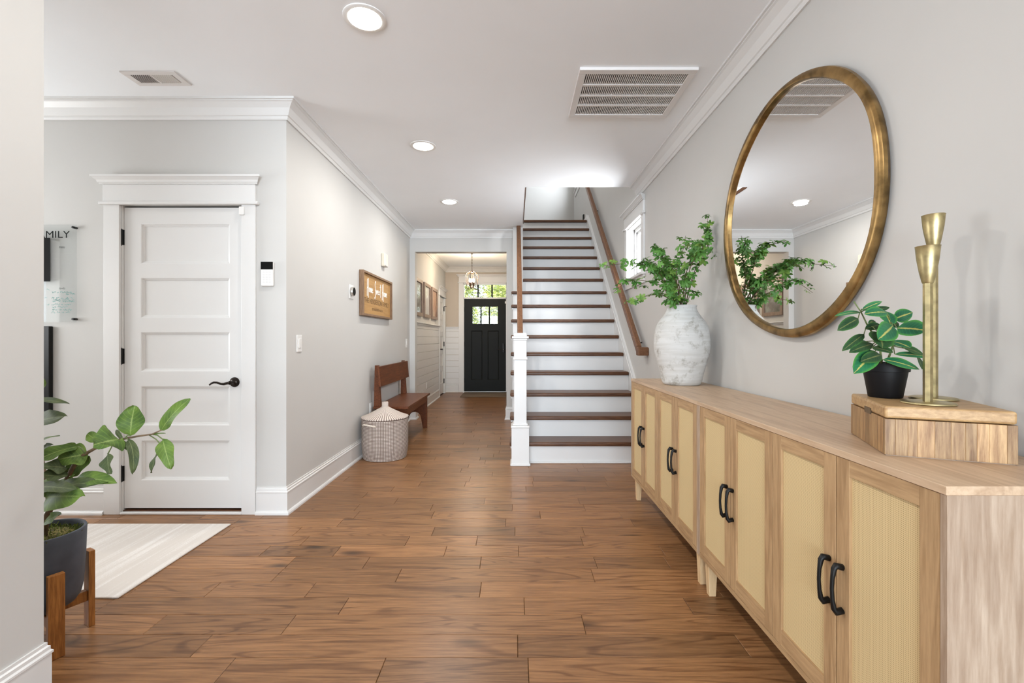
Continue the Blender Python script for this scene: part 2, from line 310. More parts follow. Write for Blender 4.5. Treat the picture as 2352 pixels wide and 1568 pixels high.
# ------------------------------------------------------------------ geometry helpers
def P(x, y, Y):
    """the point at depth Y seen at pixel (x, y)"""
    return Vector(((x - CX) / F * Y, Y, CH + (CY - y) / F * Y))
def wloc(o):
    v = Vector((0, 0, 0))
    while o: v += o.location; o = o.parent
    return v
class MB:
    def __init__(s): s.v = []; s.f = []; s.uv = {}; s.att = []
    def box(s, x0, x1, y0, y1, z0, z1):
        b = len(s.v)
        s.v += [(x0, y0, z0), (x1, y0, z0), (x1, y1, z0), (x0, y1, z0), (x0, y0, z1), (x1, y0, z1), (x1, y1, z1), (x0, y1, z1)]
        s.f += [tuple(b + k for k in q) for q in ((3, 2, 1, 0), (4, 5, 6, 7), (0, 1, 5, 4), (1, 2, 6, 5), (2, 3, 7, 6), (3, 0, 4, 7))]
        return s
    def hexa(s, bottom, top):
        b = len(s.v); s.v += [tuple(p) for p in bottom] + [tuple(p) for p in top]
        s.f += [tuple(b + k for k in q) for q in ((3, 2, 1, 0), (4, 5, 6, 7), (0, 1, 5, 4), (1, 2, 6, 5), (2, 3, 7, 6), (3, 0, 4, 7))]
        return s
    def prism(s, pts, axis, a0, a1):
        """2D outline extruded along an axis; pts are the other two coordinates in xyz order"""
        n = len(pts); b = len(s.v)
        for a in (a0, a1):
            for (p, q) in pts:
                s.v.append({'x': (a, p, q), 'y': (p, a, q), 'z': (p, q, a)}[axis])
        s.f.append(tuple(b + k for k in range(n))[::-1]); s.f.append(tuple(b + n + k for k in range(n)))
        for k in range(n): s.f.append((b + k, b + (k + 1) % n, b + n + (k + 1) % n, b + n + k))
        return s
    def tube(s, pts, rad, n=8, cap=True, flat=1.0):
        pts = [Vector(p) for p in pts]; b = len(s.v); m = len(pts)
        if not isinstance(rad, (list, tuple)): rad = [rad] * m
        up = Vector((0, 0, 1))
        for i, p in enumerate(pts):
            t = (pts[min(i + 1, m - 1)] - pts[max(i - 1, 0)]).normalized()
            a = t.cross(up)
            if a.length < .05: a = t.cross(Vector((1, 0, 0)))
            a.normalize(); c = a.cross(t).normalized(); up = c if i else c
            for k in range(n):
                g = 2 * math.pi * k / n
                s.v.append(tuple(p + a * math.cos(g) * rad[i] + c * math.sin(g) * rad[i] * flat))
        for i in range(m - 1):
            for k in range(n):
                s.f.append((b + i * n + k, b + i * n + (k + 1) % n, b + (i + 1) * n + (k + 1) % n, b + (i + 1) * n + k))
        if cap:
            s.f.append(tuple(b + k for k in range(n))[::-1]); s.f.append(tuple(b + (m - 1) * n + k for k in range(n)))
        return s
    def lathe(s, prof, c, n=40, cap0=True, cap1=True, rot=0.0):
        b = len(s.v); m = len(prof)
        for r, z in prof:
            for k in range(n):
                g = 2 * math.pi * k / n + rot; s.v.append((c[0] + r * math.cos(g), c[1] + r * math.sin(g), c[2] + z))
        for i in range(m - 1):
            for k in range(n): s.f.append((b + i * n + k, b + i * n + (k + 1) % n, b + (i + 1) * n + (k + 1) % n, b + (i + 1) * n + k))
        if cap0: s.f.append(tuple(b + k for k in range(n))[::-1])
        if cap1: s.f.append(tuple(b + (m - 1) * n + k for k in range(n)))
        return s
    def sweep(s, path, prof):
        """profile (offset from wall, height) swept along a wall line; the room lies to the right of travel"""
        b = len(s.v); m = len(path); n = len(prof); nr = []
        for i in range(m - 1):
            d = Vector((path[i + 1][0] - path[i][0], path[i + 1][1] - path[i][1])).normalized(); nr.append(Vector((d.y, -d.x)))
        for i in range(m):
            a, c = nr[max(i - 1, 0)], nr[min(i, m - 2)]
            mt = (a + c) / (1 + a.dot(c))
            for (o, z) in prof: s.v.append((path[i][0] + mt.x * o, path[i][1] + mt.y * o, z))
        for i in range(m - 1):
            for k in range(n): s.f.append((b + i * n + k, b + (i + 1) * n + k, b + (i + 1) * n + (k + 1) % n, b + i * n + (k + 1) % n))
        s.f.append(tuple(b + k for k in range(n))); s.f.append(tuple(b + (m - 1) * n + k for k in range(n))[::-1])
        return s
    def mesh(s, name, off=Vector((0, 0, 0))):
        me = bpy.data.meshes.new(name)
        me.from_pydata([(x - off[0], y - off[1], z - off[2]) for x, y, z in s.v], [], s.f); me.update()
        return me
    def build(s, name, m, parent=None, smooth=False, bevel=0, kind=None, seg=2, origin=None):
        if parent is not None: off = wloc(parent); loc = Vector((0, 0, 0))
        else:
            if origin is None:
                a = np.array(s.v); origin = ((a[:, 0].min() + a[:, 0].max()) / 2, (a[:, 1].min() + a[:, 1].max()) / 2, a[:, 2].min())
            off = Vector(origin); loc = off
        me = s.mesh(name, off)
        if s.att:
            at = me.attributes.new('rnd', 'FLOAT', 'FACE'); at.data.foreach_set('value', s.att)
        o = bpy.data.objects.new(name, me); COL.objects.link(o); o.location = loc; o.parent = parent
        me.materials.append(M[m] if isinstance(m, str) else m)
        bmf(me)
        if smooth:
            me.polygons.foreach_set('use_smooth', [True] * len(me.polygons))
            if smooth != 'all':
                try: me.set_sharp_from_angle(angle=R(38))
                except Exception: pass
        if bevel:
            md = o.modifiers.new('bevel', 'BEVEL'); md.width = bevel; md.segments = seg; md.limit_method = 'ANGLE'; md.angle_limit = R(40)
        if kind: o['kind'] = kind
        return o
def bmf(me):
    import bmesh
    b = bmesh.new(); b.from_mesh(me); bmesh.ops.recalc_face_normals(b, faces=b.faces); b.to_mesh(me); b.free()
def tag(o, label, cat, group=None):
    o['label'] = label; o['category'] = cat
    if group: o['group'] = group
    return o
def thing(name, loc, label, cat, group=None):
    o = bpy.data.objects.new(name, None); COL.objects.link(o); o.location = loc; o.empty_display_size = .05
    return tag(o, label, cat, group)
def struct(name, loc=(0, 0, 0)):
    o = bpy.data.objects.new(name, None); COL.objects.link(o); o.location = loc; o.empty_display_size = .05
    o['kind'] = 'structure'; return o
def text_mb(body, size):
    cu = bpy.data.curves.new('t', 'FONT'); cu.body = body; cu.size = size; cu.align_x = 'LEFT'
    o = bpy.data.objects.new('t', cu); COL.objects.link(o)
    dg = bpy.context.evaluated_depsgraph_get(); dg.update()
    me = bpy.data.meshes.new_from_object(o.evaluated_get(dg))
    mb = MB(); mb.v = [tuple(v.co) for v in me.vertices]; mb.f = [tuple(p.vertices) for p in me.polygons]
    bpy.data.objects.remove(o); bpy.data.curves.remove(cu); bpy.data.meshes.remove(me)
    return mb
def place_text(mb, fn):
    mb.v = [tuple(fn(x, y)) for x, y, z in mb.v]; return mb

# ------------------------------------------------------------------ room dimensions
XL, XR, YA, YP, YB, YD = -1.518, 1.27, 3.02, 1.466, 6.56, 9.91
HC = 2.72
NX = -4.4         # nook end
T = .13

# ------------------------------------------------------------------ structure
f0 = MB().box(-4.6, 4.6, -6.0, YD + .3, -.16, -.012).build('floor', 'groove', kind='structure')
rowsY0, PW = 1.659, .128
def plank(mb, x0, x1, y0, y1, rnd):
    g, c, h = .0007, .0016, .0
    b = len(mb.v); x0 += g; x1 -= g; y0 += g; y1 -= g
    mb.v += [(x0, y0, -.011), (x1, y0, -.011), (x1, y1, -.011), (x0, y1, -.011), (x0, y0, -c), (x1, y0, -c), (x1, y1, -c), (x0, y1, -c),
             (x0 + c, y0 + c, h), (x1 - c, y0 + c, h), (x1 - c, y1 - c, h), (x0 + c, y1 - c, h)]
    fs = [(0, 1, 5, 4), (1, 2, 6, 5), (2, 3, 7, 6), (3, 0, 4, 7), (4, 5, 9, 8), (5, 6, 10, 9), (6, 7, 11, 10), (7, 4, 8, 11), (8, 9, 10, 11)]
    mb.f += [tuple(b + k for k in q) for q in fs]; mb.att += [rnd] * len(fs)
known = {-1: [-.47], 0: [-1.187, .01], 1: [-.92, .279], 2: [-.745, .04], 3: [-.947, -.16], 4: [-.572], 5: [-1.166, -.772, -.179, .418],
         6: [-1.37, -.974, -.381, .019], 7: [-1.21, -.619, -.22, .385]}
far = MB()
rr = random.Random(3)
for k in range(-60, 65):
    y0 = rowsY0 + PW * k; y1 = y0 + PW; ym = (y0 + y1) / 2
    if ym < -5.9 or y0 > YD: continue
    if ym < -.8: xa, xb = -4.5, 4.5
    elif ym < YP: xa, xb = XL, XR
    elif ym < YA: xa, xb = NX, XR
    elif ym < YB + .1: xa, xb = XL, XR
    else: xa, xb = XL, -.03
    js = [j for j in known.get(k, [])]
    lo = js[0] if js else rr.uniform(-.6, .2); hi = js[-1] if js else lo
    if not js: js = [lo]
    while lo > xa + .25: lo -= rr.uniform(.35, 1.1); js.append(lo)
    while hi < xb - .25: hi += rr.uniform(.35, 1.1); js.append(hi)
    js = sorted(j for j in js if xa + .08 < j < xb - .08); js = [xa] + js + [xb]
    for a, b in zip(js, js[1:]):
        rn = min(1, max(0, rr.gauss(.5, .25)))
        if 1.3 < ym < 4.0 and b > -3.2:
            mb = MB(); plank(mb, a, b, y0, y1, rn); mb.build('plank', 'floor', f0)
        else: plank(far, a, b, y0, min(y1, YD), rn)
far.build('far_planks', 'floor', f0, kind='stuff')

def wall(name, boxes, m='wall'):
    mb = MB()
    for b in boxes: mb.box(*b)
    return mb.build(name, m, kind='structure')
DX0, DX1, DZ1 = -2.618, -1.800, 2.052          # closet door opening in the nook wall
wall('wall_nook', [(NX - .2, DX0, YA, YA + T, 0, HC), (DX1, XL - T, YA, YA + T, 0, HC), (DX0, DX1, YA, YA + T, DZ1, HC)])
CD0, CD1 = 9.13, 9.76                           # closet door opening in the foyer
wall('wall_left', [(XL - T, XL, YA, YB + .0, 0, HC)])
wl2 = wall('wall_foyer_left', [(XL - T, XL, YB, CD0, 0, HC), (XL - T, XL, CD0, CD1, 2.04, HC), (XL - T, XL, CD1, YD + .13, 0, HC)])
OX0, OX1, OZ = -1.442, -.123, 2.415             # cased opening to the foyer
wall('wall_hall_end', [(XL, OX0, YB, YB + T, 0, HC), (OX1, -.03, YB, YB + T, 0, HC), (OX0, OX1, YB, YB + T, OZ, HC)])
wall('wall_left_near', [(XL - T, XL, -.8, YP, 0, HC), (NX - .2, XL - T, YP - T, YP, 0, HC)])
wall('wall_nook_end', [(NX - T, NX, YP, 1.6, 0, HC), (NX - T, NX, 2.9, YA, 0, HC), (NX - T, NX, 1.6, 2.9, 0, 1.0), (NX - T, NX, 1.6, 2.9, 2.1, HC)])
W1 = (4.53, 5.13, 1.817, 2.391)                 # stair window  y0 y1 z0 z1
W2 = (8.45, 9.46, 4.23, 5.2)                    # landing window
ZT = 5.7
wall('wall_right', [(XR, XR + T, -.8, W1[0], 0, ZT), (XR, XR + T, W1[0], W1[1], 0, W1[2]), (XR, XR + T, W1[0], W1[1], W1[3], ZT),
                    (XR, XR + T, W1[1], W2[0], 0, ZT), (XR, XR + T, W2[0], W2[1], 0, W2[2]), (XR, XR + T, W2[0], W2[1], W2[3], ZT), (XR, XR + T, W2[1], 9.83, 0, ZT)])
wall('wall_stair', [(-.03, .11, 6.37, 9.83, 0, HC), (-1.6, -1.5, 4.55, 9.95, 3.0, ZT)])
wall('wall_landing', [(.02, XR + T, 9.83, 9.95, 0, 3.0), (-1.5, XR + T, 9.83, 9.95, 3.0, ZT), (-1.5, XR, 4.55, 4.68, 3.0, ZT), (-1.6, XR, 4.55, 9.95, ZT, ZT + .1)])
FD0, FD1 = -1.112, -.196                        # front door
wall('wall_front', [(XL, FD0 - .02, YD, YD + T, 0, HC), (FD1 + .02, .11, YD, YD + T, 0, HC), (FD0 - .02, FD1 + .02, YD, YD + T, 2.36, HC)], 'wall_foyer')
wall('wall_living', [(-4.6, XL, -.8, -.67, 0, HC), (XR + T, 4.6, -.8, -.67, 0, HC), (-4.6, -4.5, -6, -.8, 0, HC), (4.5, 4.6, -6, -.8, 0, HC),
                     (-4.5, -3.1, -6, -5.9, 0, HC), (3.1, 4.5, -6, -5.9, 0, HC), (-3.1, 3.1, -6, -5.9, 0, .4), (-3.1, 3.1, -6, -5.9, 2.5, HC)])
wall('ceiling', [(XL - T, .11, -.8, YD + T, HC, 3.0), (.11, XR, -.8, 4.68, HC, 3.0), (NX - .2, XL - T, YP - T, YA + T, HC, 3.0), (-4.6, 4.6, -6, -.8, HC, 3.0)], 'ceil')
# dark trim strip along the stairwell edge
MB().box(.1085, .116, 4.69, 6.15, HC - .004, HC + .03).build('trim_1', 'tread', kind='structure')

crown = [(0, HC), (0, HC - .11), (.012, HC - .112), (.018, HC - .100), (.018, HC - .092), (.026, HC - .088), (.030, HC - .080), (.045, HC - .048), (.072, HC - .022), (.082, HC - .018), (.082, HC - .012), (.094, HC - .012), (.094, HC)]
def run(name, path, prof, m='trim'):
    return MB().sweep(path, prof).build(name, m, kind='structure')
run('trim_2', [(NX, YA), (XL, YA), (XL, YB), (.11, YB)], crown)
run('trim_3', [(XR, 4.68), (XR, -.8)], crown)
run('trim_4', [(XL, -.8), (XL, YP), (NX, YP)], crown)
run('trim_5', [(XL, YB + T), (XL, YD), (-.03, YD)], crown)
base = [(0, .18), (0, 0), (.027, 0), (.026, .012), (.020, .021), (.013, .024), (.013, .140), (.016, .143), (.016, .150), (.011, .155), (.011, .166), (.006, .170), (.006, .18)]
run('baseboard_nook', [(NX, YA), (DX0 - .10, YA)], base)
run('baseboard_left', [(DX1 + .088, YA), (XL, YA), (XL, YB), (OX0, YB), (OX0, YB + T), (XL, YB + T), (XL, CD0 - .09)], base)
run('baseboard_front', [(XL, YD), (FD0 - .115, YD)], base)
run('baseboard_hall_end', [(OX1, YB + T), (OX1, YB), (-.03, YB)], base)
run('baseboard_left_near', [(XL, -.8), (XL, YP), (NX, YP)], base)
run('baseboard_right', [(XR, 4.2), (XR, -.8)], base)

# ------------------------------------------------------------------ doors
def head_casing(parent, fr, a0, a1, z0, d=1.0):
    """craftsman head: bead, frieze and crown cap. fr(a, out, z) maps along/out/height to a point"""
    def bx(a, b, o, zz0, zz1, nm, bev=.003):
        mb = MB(); mb.hexa([fr(a, 0, zz0), fr(b, 0, zz0), fr(b, o, zz0), fr(a, o, zz0)], [fr(a, 0, zz1), fr(b, 0, zz1), fr(b, o, zz1), fr(a, o, zz1)])
        mb.build(nm, 'trim', parent, bevel=bev)
    bx(a0 - .022, a1 + .022, .036, z0, z0 + .022, 'head_bead', .008)
    bx(a0, a1, .022, z0 + .022, z0 + .135, 'frieze')
    mb = MB(); prof = [(.022, z0 + .135), (.03, z0 + .135), (.03, z0 + .143), (.036, z0 + .145), (.040, z0 + .158), (.055, z0 + .172), (.062, z0 + .174), (.062, z0 + .188), (0, z0 + .188), (0, z0 + .135)]
    b = len(mb.v); n = len(prof)
    for s, a in ((-1, a0), (1, a1)):
        for (o, z) in prof: mb.v.append(tuple(fr(a + s * max(0, o - .012), o, z)))
    mb.f = [tuple(range(n)), tuple(range(n, 2 * n))] + [(k, (k + 1) % n, n + (k + 1) % n, n + k) for k in range(n)]
    mb.build('head_cap', 'trim', parent)
def panel_door(root, fr, w, h, panels, m, th=.035, rail_proud=.011):
    """slab with recessed panels; fr(a, out, z): a along width 0..w, out towards viewer from slab back"""
    def bx(a, b, o0, o1, z0, z1, nm, bev=0, mm=m):
        mb = MB(); mb.hexa([fr(a, o0, z0), fr(b, o0, z0), fr(b, o1, z0), fr(a, o1, z0)], [fr(a, o0, z1), fr(b, o0, z1), fr(b, o1, z1), fr(a, o1, z1)])
        return mb.build(nm, mm, root, bevel=bev)
    a0 = min(p[0] for p in panels); a1 = max(p[1] for p in panels)
    bx(0, a0, 0, th, 0, h, 'stile'); bx(a1, w, 0, th, 0, h, 'stile')
    rows = sorted({(p[2], p[3]) for p in panels}); zc = 0
    for (z0, z1) in rows + [(h, h)]:
        bx(a0, a1, 0, th, zc, z0, 'rail'); zc = z1
        cols = sorted((p[0], p[1]) for p in panels if (p[2], p[3]) == (z0, z1))
        for (q, r) in zip(cols, cols[1:]): bx(q[1], r[0], 0, th, z0, z1, 'stile')
    for (p0, p1, z0, z1) in panels:
        mb = MB(); lv = [(0, th), (.006, th - .002), (.008, th - .007), (.017, th - .010), (.019, th - .014)]
        for (i, o) in lv:
            mb.v += [tuple(fr(a, o, z)) for a, z in ((p0 + i, z0 + i), (p1 - i, z0 + i), (p1 - i, z1 - i), (p0 + i, z1 - i))]
        for r_ in range(len(lv) - 1):
            for k in range(4): mb.f.append((r_ * 4 + k, r_ * 4 + (k + 1) % 4, r_ * 4 + 4 + (k + 1) % 4, r_ * 4 + 4 + k))
        n = len(lv) * 4; mb.f.append((n - 4, n - 3, n - 2, n - 1))
        # back of the panel
        mb.v += [tuple(fr(a, .004, z)) for a, z in ((p0, z0), (p1, z0), (p1, z1), (p0, z1))]
        mb.f.append((n, n + 1, n + 2, n + 3)); mb.f += [(k, (k + 1) % 4, n + (k + 1) % 4, n + k) for k in range(4)]
        mb.build('panel', m, root)
    return bx
d1 = struct('door_1', (-2.209, YA, 0))
DW, DH, DB = .792, 2.000, .034
fr1 = lambda a, o, z: Vector((-2.604 + a, YA + .048 - o, DB + z))
pz = [(1.16 + (CY - b) / 343.8 - DB, 1.16 + (CY - t) / 343.8 - DB) for t, b in ((514, 606), (638, 730), (762, 853), (886, 977), (1010, 1102))]
panel_door(d1, fr1, DW, DH, [(.111, .704, z0, z1) for z0, z1 in pz], 'trim_door')
for s, x in ((0, DX0), (1, DX1)):
    MB().box(x - (.0 if s == 0 else .013), x + (.012 if s == 0 else 0), YA + .001, YA + T, 0, DZ1).build('jamb', 'trim', d1)
MB().box(DX0, DX1, YA + .001, YA + T, DZ1 - .004, DZ1 + .01).build('jamb', 'trim', d1)
MB().box(DX0 - .098, DX0 + .006, YA - .018, YA, 0, DZ1 - .008).build('casing', 'trim', d1, bevel=.002)
MB().box(DX1 - .006, DX1 + .086, YA - .018, YA, 0, DZ1 - .008).build('casing', 'trim', d1, bevel=.002)
head_casing(d1, lambda a, o, z: Vector((a, YA - o, z)), DX0 - .10, DX1 + .088, DZ1 - .008)
MB().box(DX0, DX1, YA + .005, YA + .12, 0, .022).build('sill', 'tread', d1)
MB().box(DX0 + .01, DX1 - .004, YA - .022, YA + .005, 0, .016).build('threshold', 'trim', d1, bevel=.005)
MB().box(DX0, DX1, YA + .10, YA + .12, 0, DZ1).build('backing', 'black', d1)
def hinge(root, x, y, z, ax='x'):
    mb = MB().tube([(x, y, z - .052), (x, y, z + .052)], .0075, 8)
    mb.tube([(x, y, z - .057), (x, y, z + .057)], .005, 8); mb.box(x - .012, x + .010, y + .003, y + .009, z - .05, z + .05)
    mb.build('hinge', 'black', root, smooth=True)
for z in (1.835, 1.045, .265): hinge(d1, -2.612, YA + .004, z)
def lever(root, c, out, along, s=1.0):
    """rose with a wavy lever; out = unit vector from the door, along = direction of the lever"""
    c, out, along = Vector(c), Vector(out), Vector(along); up = Vector((0, 0, 1))
    prof = [(.033, 0), (.033, .004), (.030, .008), (.026, .009), (.024, .013), (.014, .016), (.011, .020), (.010, .048), (.014, .050), (.012, .056)]
    mb = MB(); n = 24
    for r_, h in prof:
        for k in range(n):
            g = 2 * math.pi * k / n; mb.v.append(tuple(c + out * h * s + along * math.cos(g) * r_ * s + up * math.sin(g) * r_ * s))
    for i in range(len(prof) - 1):
        for k in range(n): mb.f.append((i * n + k, i * n + (k + 1) % n, (i + 1) * n + (k + 1) % n, (i + 1) * n + k))
    mb.f.append(tuple(range(n))); mb.f.append(tuple(range((len(prof) - 1) * n, len(prof) * n)))
    h = mb.build('handle', 'bronze', root, smooth=True)
    q = [c + out * .052 * s + along * a * s + up * b * s for a, b in ((0, 0), (.02, -.003), (.04, -.008), (.06, -.007), (.085, .002), (.105, .003), (.122, -.004), (.134, -.014))]
    MB().tube(q, [.010 * s, .009 * s, .0085 * s, .007 * s, .007 * s, .007 * s, .006 * s, .005 * s], 10).build('lever', 'bronze', h, smooth='all')
lever(d1, (-1.868, YA + .013, .872), (0, -1, 0), (-1, 0, 0))
MB().box(-1.815, -1.782, YA - .032, YA - .018, 1.975, 2.03).build('contact_sensor', 'white_plastic', d1, bevel=.004)

# closet door in the foyer left wall
d2 = struct('door_2', (XL, (CD0 + CD1) / 2, 0))
fr2 = lambda a, o, z: Vector((XL - .05 + o, CD0 + .012 + a, .02 + z))
cw = CD1 - CD0 - .024
panel_door(d2, fr2, cw, 2.0, [(.1, cw - .1, .21 + k * .36, .21 + k * .36 + .26) for k in range(5)], 'trim_door')
MB().box(XL - T, XL - .002, CD0, CD0 + .01, 0, 2.03).build('jamb', 'trim', d2)
MB().box(XL - T, XL - .002, CD1 - .01, CD1, 0, 2.03).build('jamb', 'trim', d2)
MB().box(XL, XL + .018, CD0 - .09, CD0 + .004, 0, 2.03).build('casing', 'trim', d2)
MB().box(XL, XL + .018, CD1 - .004, CD1 + .09, 0, 2.03).build('casing', 'trim', d2)
head_casing(d2, lambda a, o, z: Vector((XL + o, a, z)), CD0 - .09, CD1 + .085, 2.03)
MB().box(XL - T, XL - .11, CD0, CD1, 0, 2.04).build('backing', 'black', d2)
for z in (1.80, 1.05, .26):
    MB().tube([(XL - .004, CD1 - .008, z - .05), (XL - .004, CD1 - .008, z + .05)], .010, 8).build('hinge', 'black', d2, smooth=True)
MB().tube([(XL - .002, CD1 - .008, 1.855), (XL + .05, CD1 - .02, 1.855)], .006, 8).build('door_stop', 'bronze', d2, smooth=True)
lever(d2, (XL - .014, CD0 + .075, .95), (1, 0, 0), (0, 1, 0))

# front door with transom
d3 = struct('door_3', ((FD0 + FD1) / 2, YD, 0))
fdw = FD1 - FD0
fr3 = lambda a, o, z: Vector((FD0 + a, YD + .05 - o, .02 + z))
GZ0, GZ1, GX0, GX1 = 1.486 - .02, 1.862 - .02, .185, .735
bx3 = panel_door(d3, fr3, fdw, 2.01, [(.155, .40, .24, 1.32), (.515, .76, .24, 1.32)], 'blackdoor')
# cut-out for the lites: the top rail built by panel_door is replaced by four pieces
for o in [c for c in d3.children if c.name.startswith('rail')]:
    if max(v.co.z for v in o.data.vertices) > 1.9:
        bpy.data.objects.remove(o)
for a, b, z0, z1 in ((.155, .76, 1.32, GZ0), (.155, .76, GZ1, 2.01), (.155, GX0, GZ0, GZ1), (GX1, .76, GZ0, GZ1)):
    bx3(a, b, 0, .035, z0, z1, 'rail')
gw = (GX1 - GX0) / 3
for k in range(3):
    bx3(GX0 + k * gw + .008, GX0 + (k + 1) * gw - .008, .014, .018, GZ0, GZ1, 'pane', mm='glass')
for k in (1, 2): bx3(GX0 + k * gw - .014, GX0 + k * gw + .014, .004, .040, GZ0, GZ1, 'muntin')
bx3(GX0 - .02, GX1 + .02, .035, .042, GZ0 - .022, GZ0, 'lite_sill')
for z, r_ in ((.96, .03),):
    MB().box(FD1 - .09, FD1 - .035, YD - .002, YD + .014, .86, 1.06).build('handle_set', 'black', d3, bevel=.01)
lever(d3, (FD1 - .065, YD + .013, .93), (0, -1, 0), (-1, 0, 0))
MB().lathe([(.028, 0), (.028, .012), (.02, .016)], (0, 0, 0), 20)
tz0, tz1 = 2.03, 2.36
MB().box(FD0 - .02, FD1 + .02, YD - .01, YD + .09, 2.032, 2.062).build('transom_bar', 'trim', d3)
MB().box(FD0 - .02, FD1 + .02, YD - .01, YD + .09, 2.340, 2.375).build('transom_frame', 'trim', d3)
for x in (FD0 - .02, FD1 - .002): MB().box(x, x + .022, YD - .01, YD + .09, 0, 2.375).build('jamb', 'trim', d3)
tw = (fdw) / 3
for k in range(3): MB().box(FD0 + k * tw + .006, FD0 + (k + 1) * tw - .006, YD + .03, YD + .034, 2.062, 2.340).build('pane', 'glass', d3)
for k in (1, 2): MB().box(FD0 + k * tw - .016, FD0 + k * tw + .016, YD + .012, YD + .05, 2.062, 2.340).build('muntin', 'blackdoor', d3)
MB().box(FD0 - .112, FD0 - .012, YD - .02, YD, 0, 2.375).build('casing', 'trim', d3, bevel=.002)
MB().box(FD1 + .012, FD1 + .10, YD - .02, YD, 0, 2.375).build('casing', 'trim', d3, bevel=.002)
head_casing(d3, lambda a, o, z: Vector((a, YD - o, z)), FD0 - .112, FD1 + .10, 2.375)
MB().box(FD0 - .02, FD1 + .02, YD - .03, YD + .12, 0, .02).build('threshold', 'nickel', d3)
for z in (1.80, 1.05, .26): MB().tube([(FD0 - .004, YD + .006, z - .05), (FD0 - .004, YD + .006, z + .05)], .010, 8).build('hinge', 'black', d3, smooth=True)
MB().box(FD1 - .025, FD1, YD - .004, YD + .015, 1.93, 1.975).build('contact_sensor', 'white_plastic', d3)

# ------------------------------------------------------------------ windows on the stair wall
def window(nm, w, casing=True):
    y0, y1, z0, z1 = w; r = struct(nm, (XR, (y0 + y1) / 2, z0)); X = XR
    for a, b, c, d in ((y0, y0 + .012, z0, z1), (y1 - .012, y1, z0, z1), (y0, y1, z0, z0 + .012), (y0, y1, z1 - .012, z1)):
        MB().box(X + .002, X + T, a, b, c, d).build('jamb', 'trim', r)
    for (x, i, q) in ((.07, .012, .035), (.09, .047, .03)):
        for a, b, c, d in ((y0 + i, y0 + i + q, z0 + i, z1 - i), (y1 - i - q, y1 - i, z0 + i, z1 - i), (y0 + i, y1 - i, z0 + i, z0 + i + q), (y0 + i, y1 - i, z1 - i - q, z1 - i)):
            MB().box(X + x, X + x + .03, a, b, c, d).build('sash', 'trim', r)
    MB().box(X + .10, X + .104, y0 + .07, y1 - .07, z0 + .07, z1 - .07).build('pane', 'glass', r)
    for a, b in ((y0 - .085, y0 + .004), (y1 - .004, y1 + .085)):
        MB().box(X - .018, X, a, b, z0 - .005, z1 - .004).build('casing', 'trim', r, bevel=.002)
    MB().box(X - .045, X + .02, y0 - .105, y1 + .105, z0 - .025, z0 - .002).build('sill', 'trim', r, bevel=.004)
    MB().box(X - .018, X, y0 - .085, y1 + .085, z0 - .105, z0 - .025).build('apron', 'trim', r, bevel=.002)
    head_casing(r, lambda a, o, z: Vector((X - o, a, z)), y0 - .088, y1 + .088, z1 - .004)
window('window_1', W1); window('window_2', W2)

# ------------------------------------------------------------------ shiplap wainscot
def shiplap(parent, fr, a0, a1):
    z = .18; k = 0
    while z < 1.385:
        z1 = min(z + .127, 1.39); q0, q1 = z + .0025, z1 - .0025
        MB().hexa([fr(a0, 0, q0), fr(a1, 0, q0), fr(a1, .012, q0), fr(a0, .012, q0)], [fr(a0, 0, q1), fr(a1, 0, q1), fr(a1, .012, q1), fr(a0, .012, q1)]).build('board', 'trim', parent, bevel=.0015, seg=1)
        z = z1
    for o, q0, q1 in ((.022, 1.375, 1.405), (.05, 1.405, 1.425)):
        MB().hexa([fr(a0, 0, q0), fr(a1, 0, q0), fr(a1, o, q0), fr(a0, o, q0)], [fr(a0, 0, q1), fr(a1, 0, q1), fr(a1, o, q1), fr(a0, o, q1)]).build('cap_rail', 'trim', parent, bevel=.003)
shiplap(wl2, lambda a, o, z: Vector((XL + o, a, z)), YB + T, CD0 - .09)
shiplap(bpy.data.objects['wall_front'], lambda a, o, z: Vector((a, YD - o, z)), XL + .012, FD0 - .112)

# ------------------------------------------------------------------ staircase
ST = thing('staircase', (.6, 4.2, 0), 'white staircase with dark wood treads, square newel post and left handrail', 'stairs')
r_, g_, D0 = .2007, .2417, 3.98
nos = lambda i: D0 + g_ * i
SX1 = 1.24
for i in range(1, 17):
    xl = -.05 if i <= 9 else .11
    y1 = nos(i) + g_ + .045 if i < 16 else 9.83
    if i == 9: y1 = 6.37
    if i == 16: MB().box(xl, SX1, nos(i), nos(i) + .14, r_ * i - .040, r_ * i).build('tread', 'tread', ST, bevel=.010, seg=3)
    else: MB().box(xl, SX1, nos(i), y1, r_ * i - .040, r_ * i).build('tread', 'tread', ST, bevel=.012, seg=3)
    xr = -.028 if i <= 9 else .11
    MB().box(xr, SX1, nos(i) + .032, nos(i) + .052, r_ * (i - 1), r_ * i - .041).build('riser', 'trim', ST)
    if i <= 9: MB().box(-.042, -.028, nos(i) + .02, nos(i) + .05, r_ * i - .060, r_ * i - .041).build('bracket', 'trim', ST)
MB().box(-.03, SX1, 4.238, 4.252, 0, .016).build('shoe', 'trim', ST, bevel=.005)
MB().box(.11, XR, nos(16) + .14, 9.83, r_ * 16 - .1, r_ * 16 - .002).build('landing', 'tread', ST)
poly = [(4.26, 0)]
for i in range(1, 10): poly += [(nos(i) + .036, r_ * (i - 1) + (0 if i == 1 else 0)), (nos(i) + .036, r_ * i - .042)]
poly += [(6.37, r_ * 9 - .042), (6.37, 0)]
MB().prism(poly, 'x', -.028, -.008).build('side_panel', 'trim', ST)
sl = r_ / g_
zn = lambda y: (y - D0) * sl
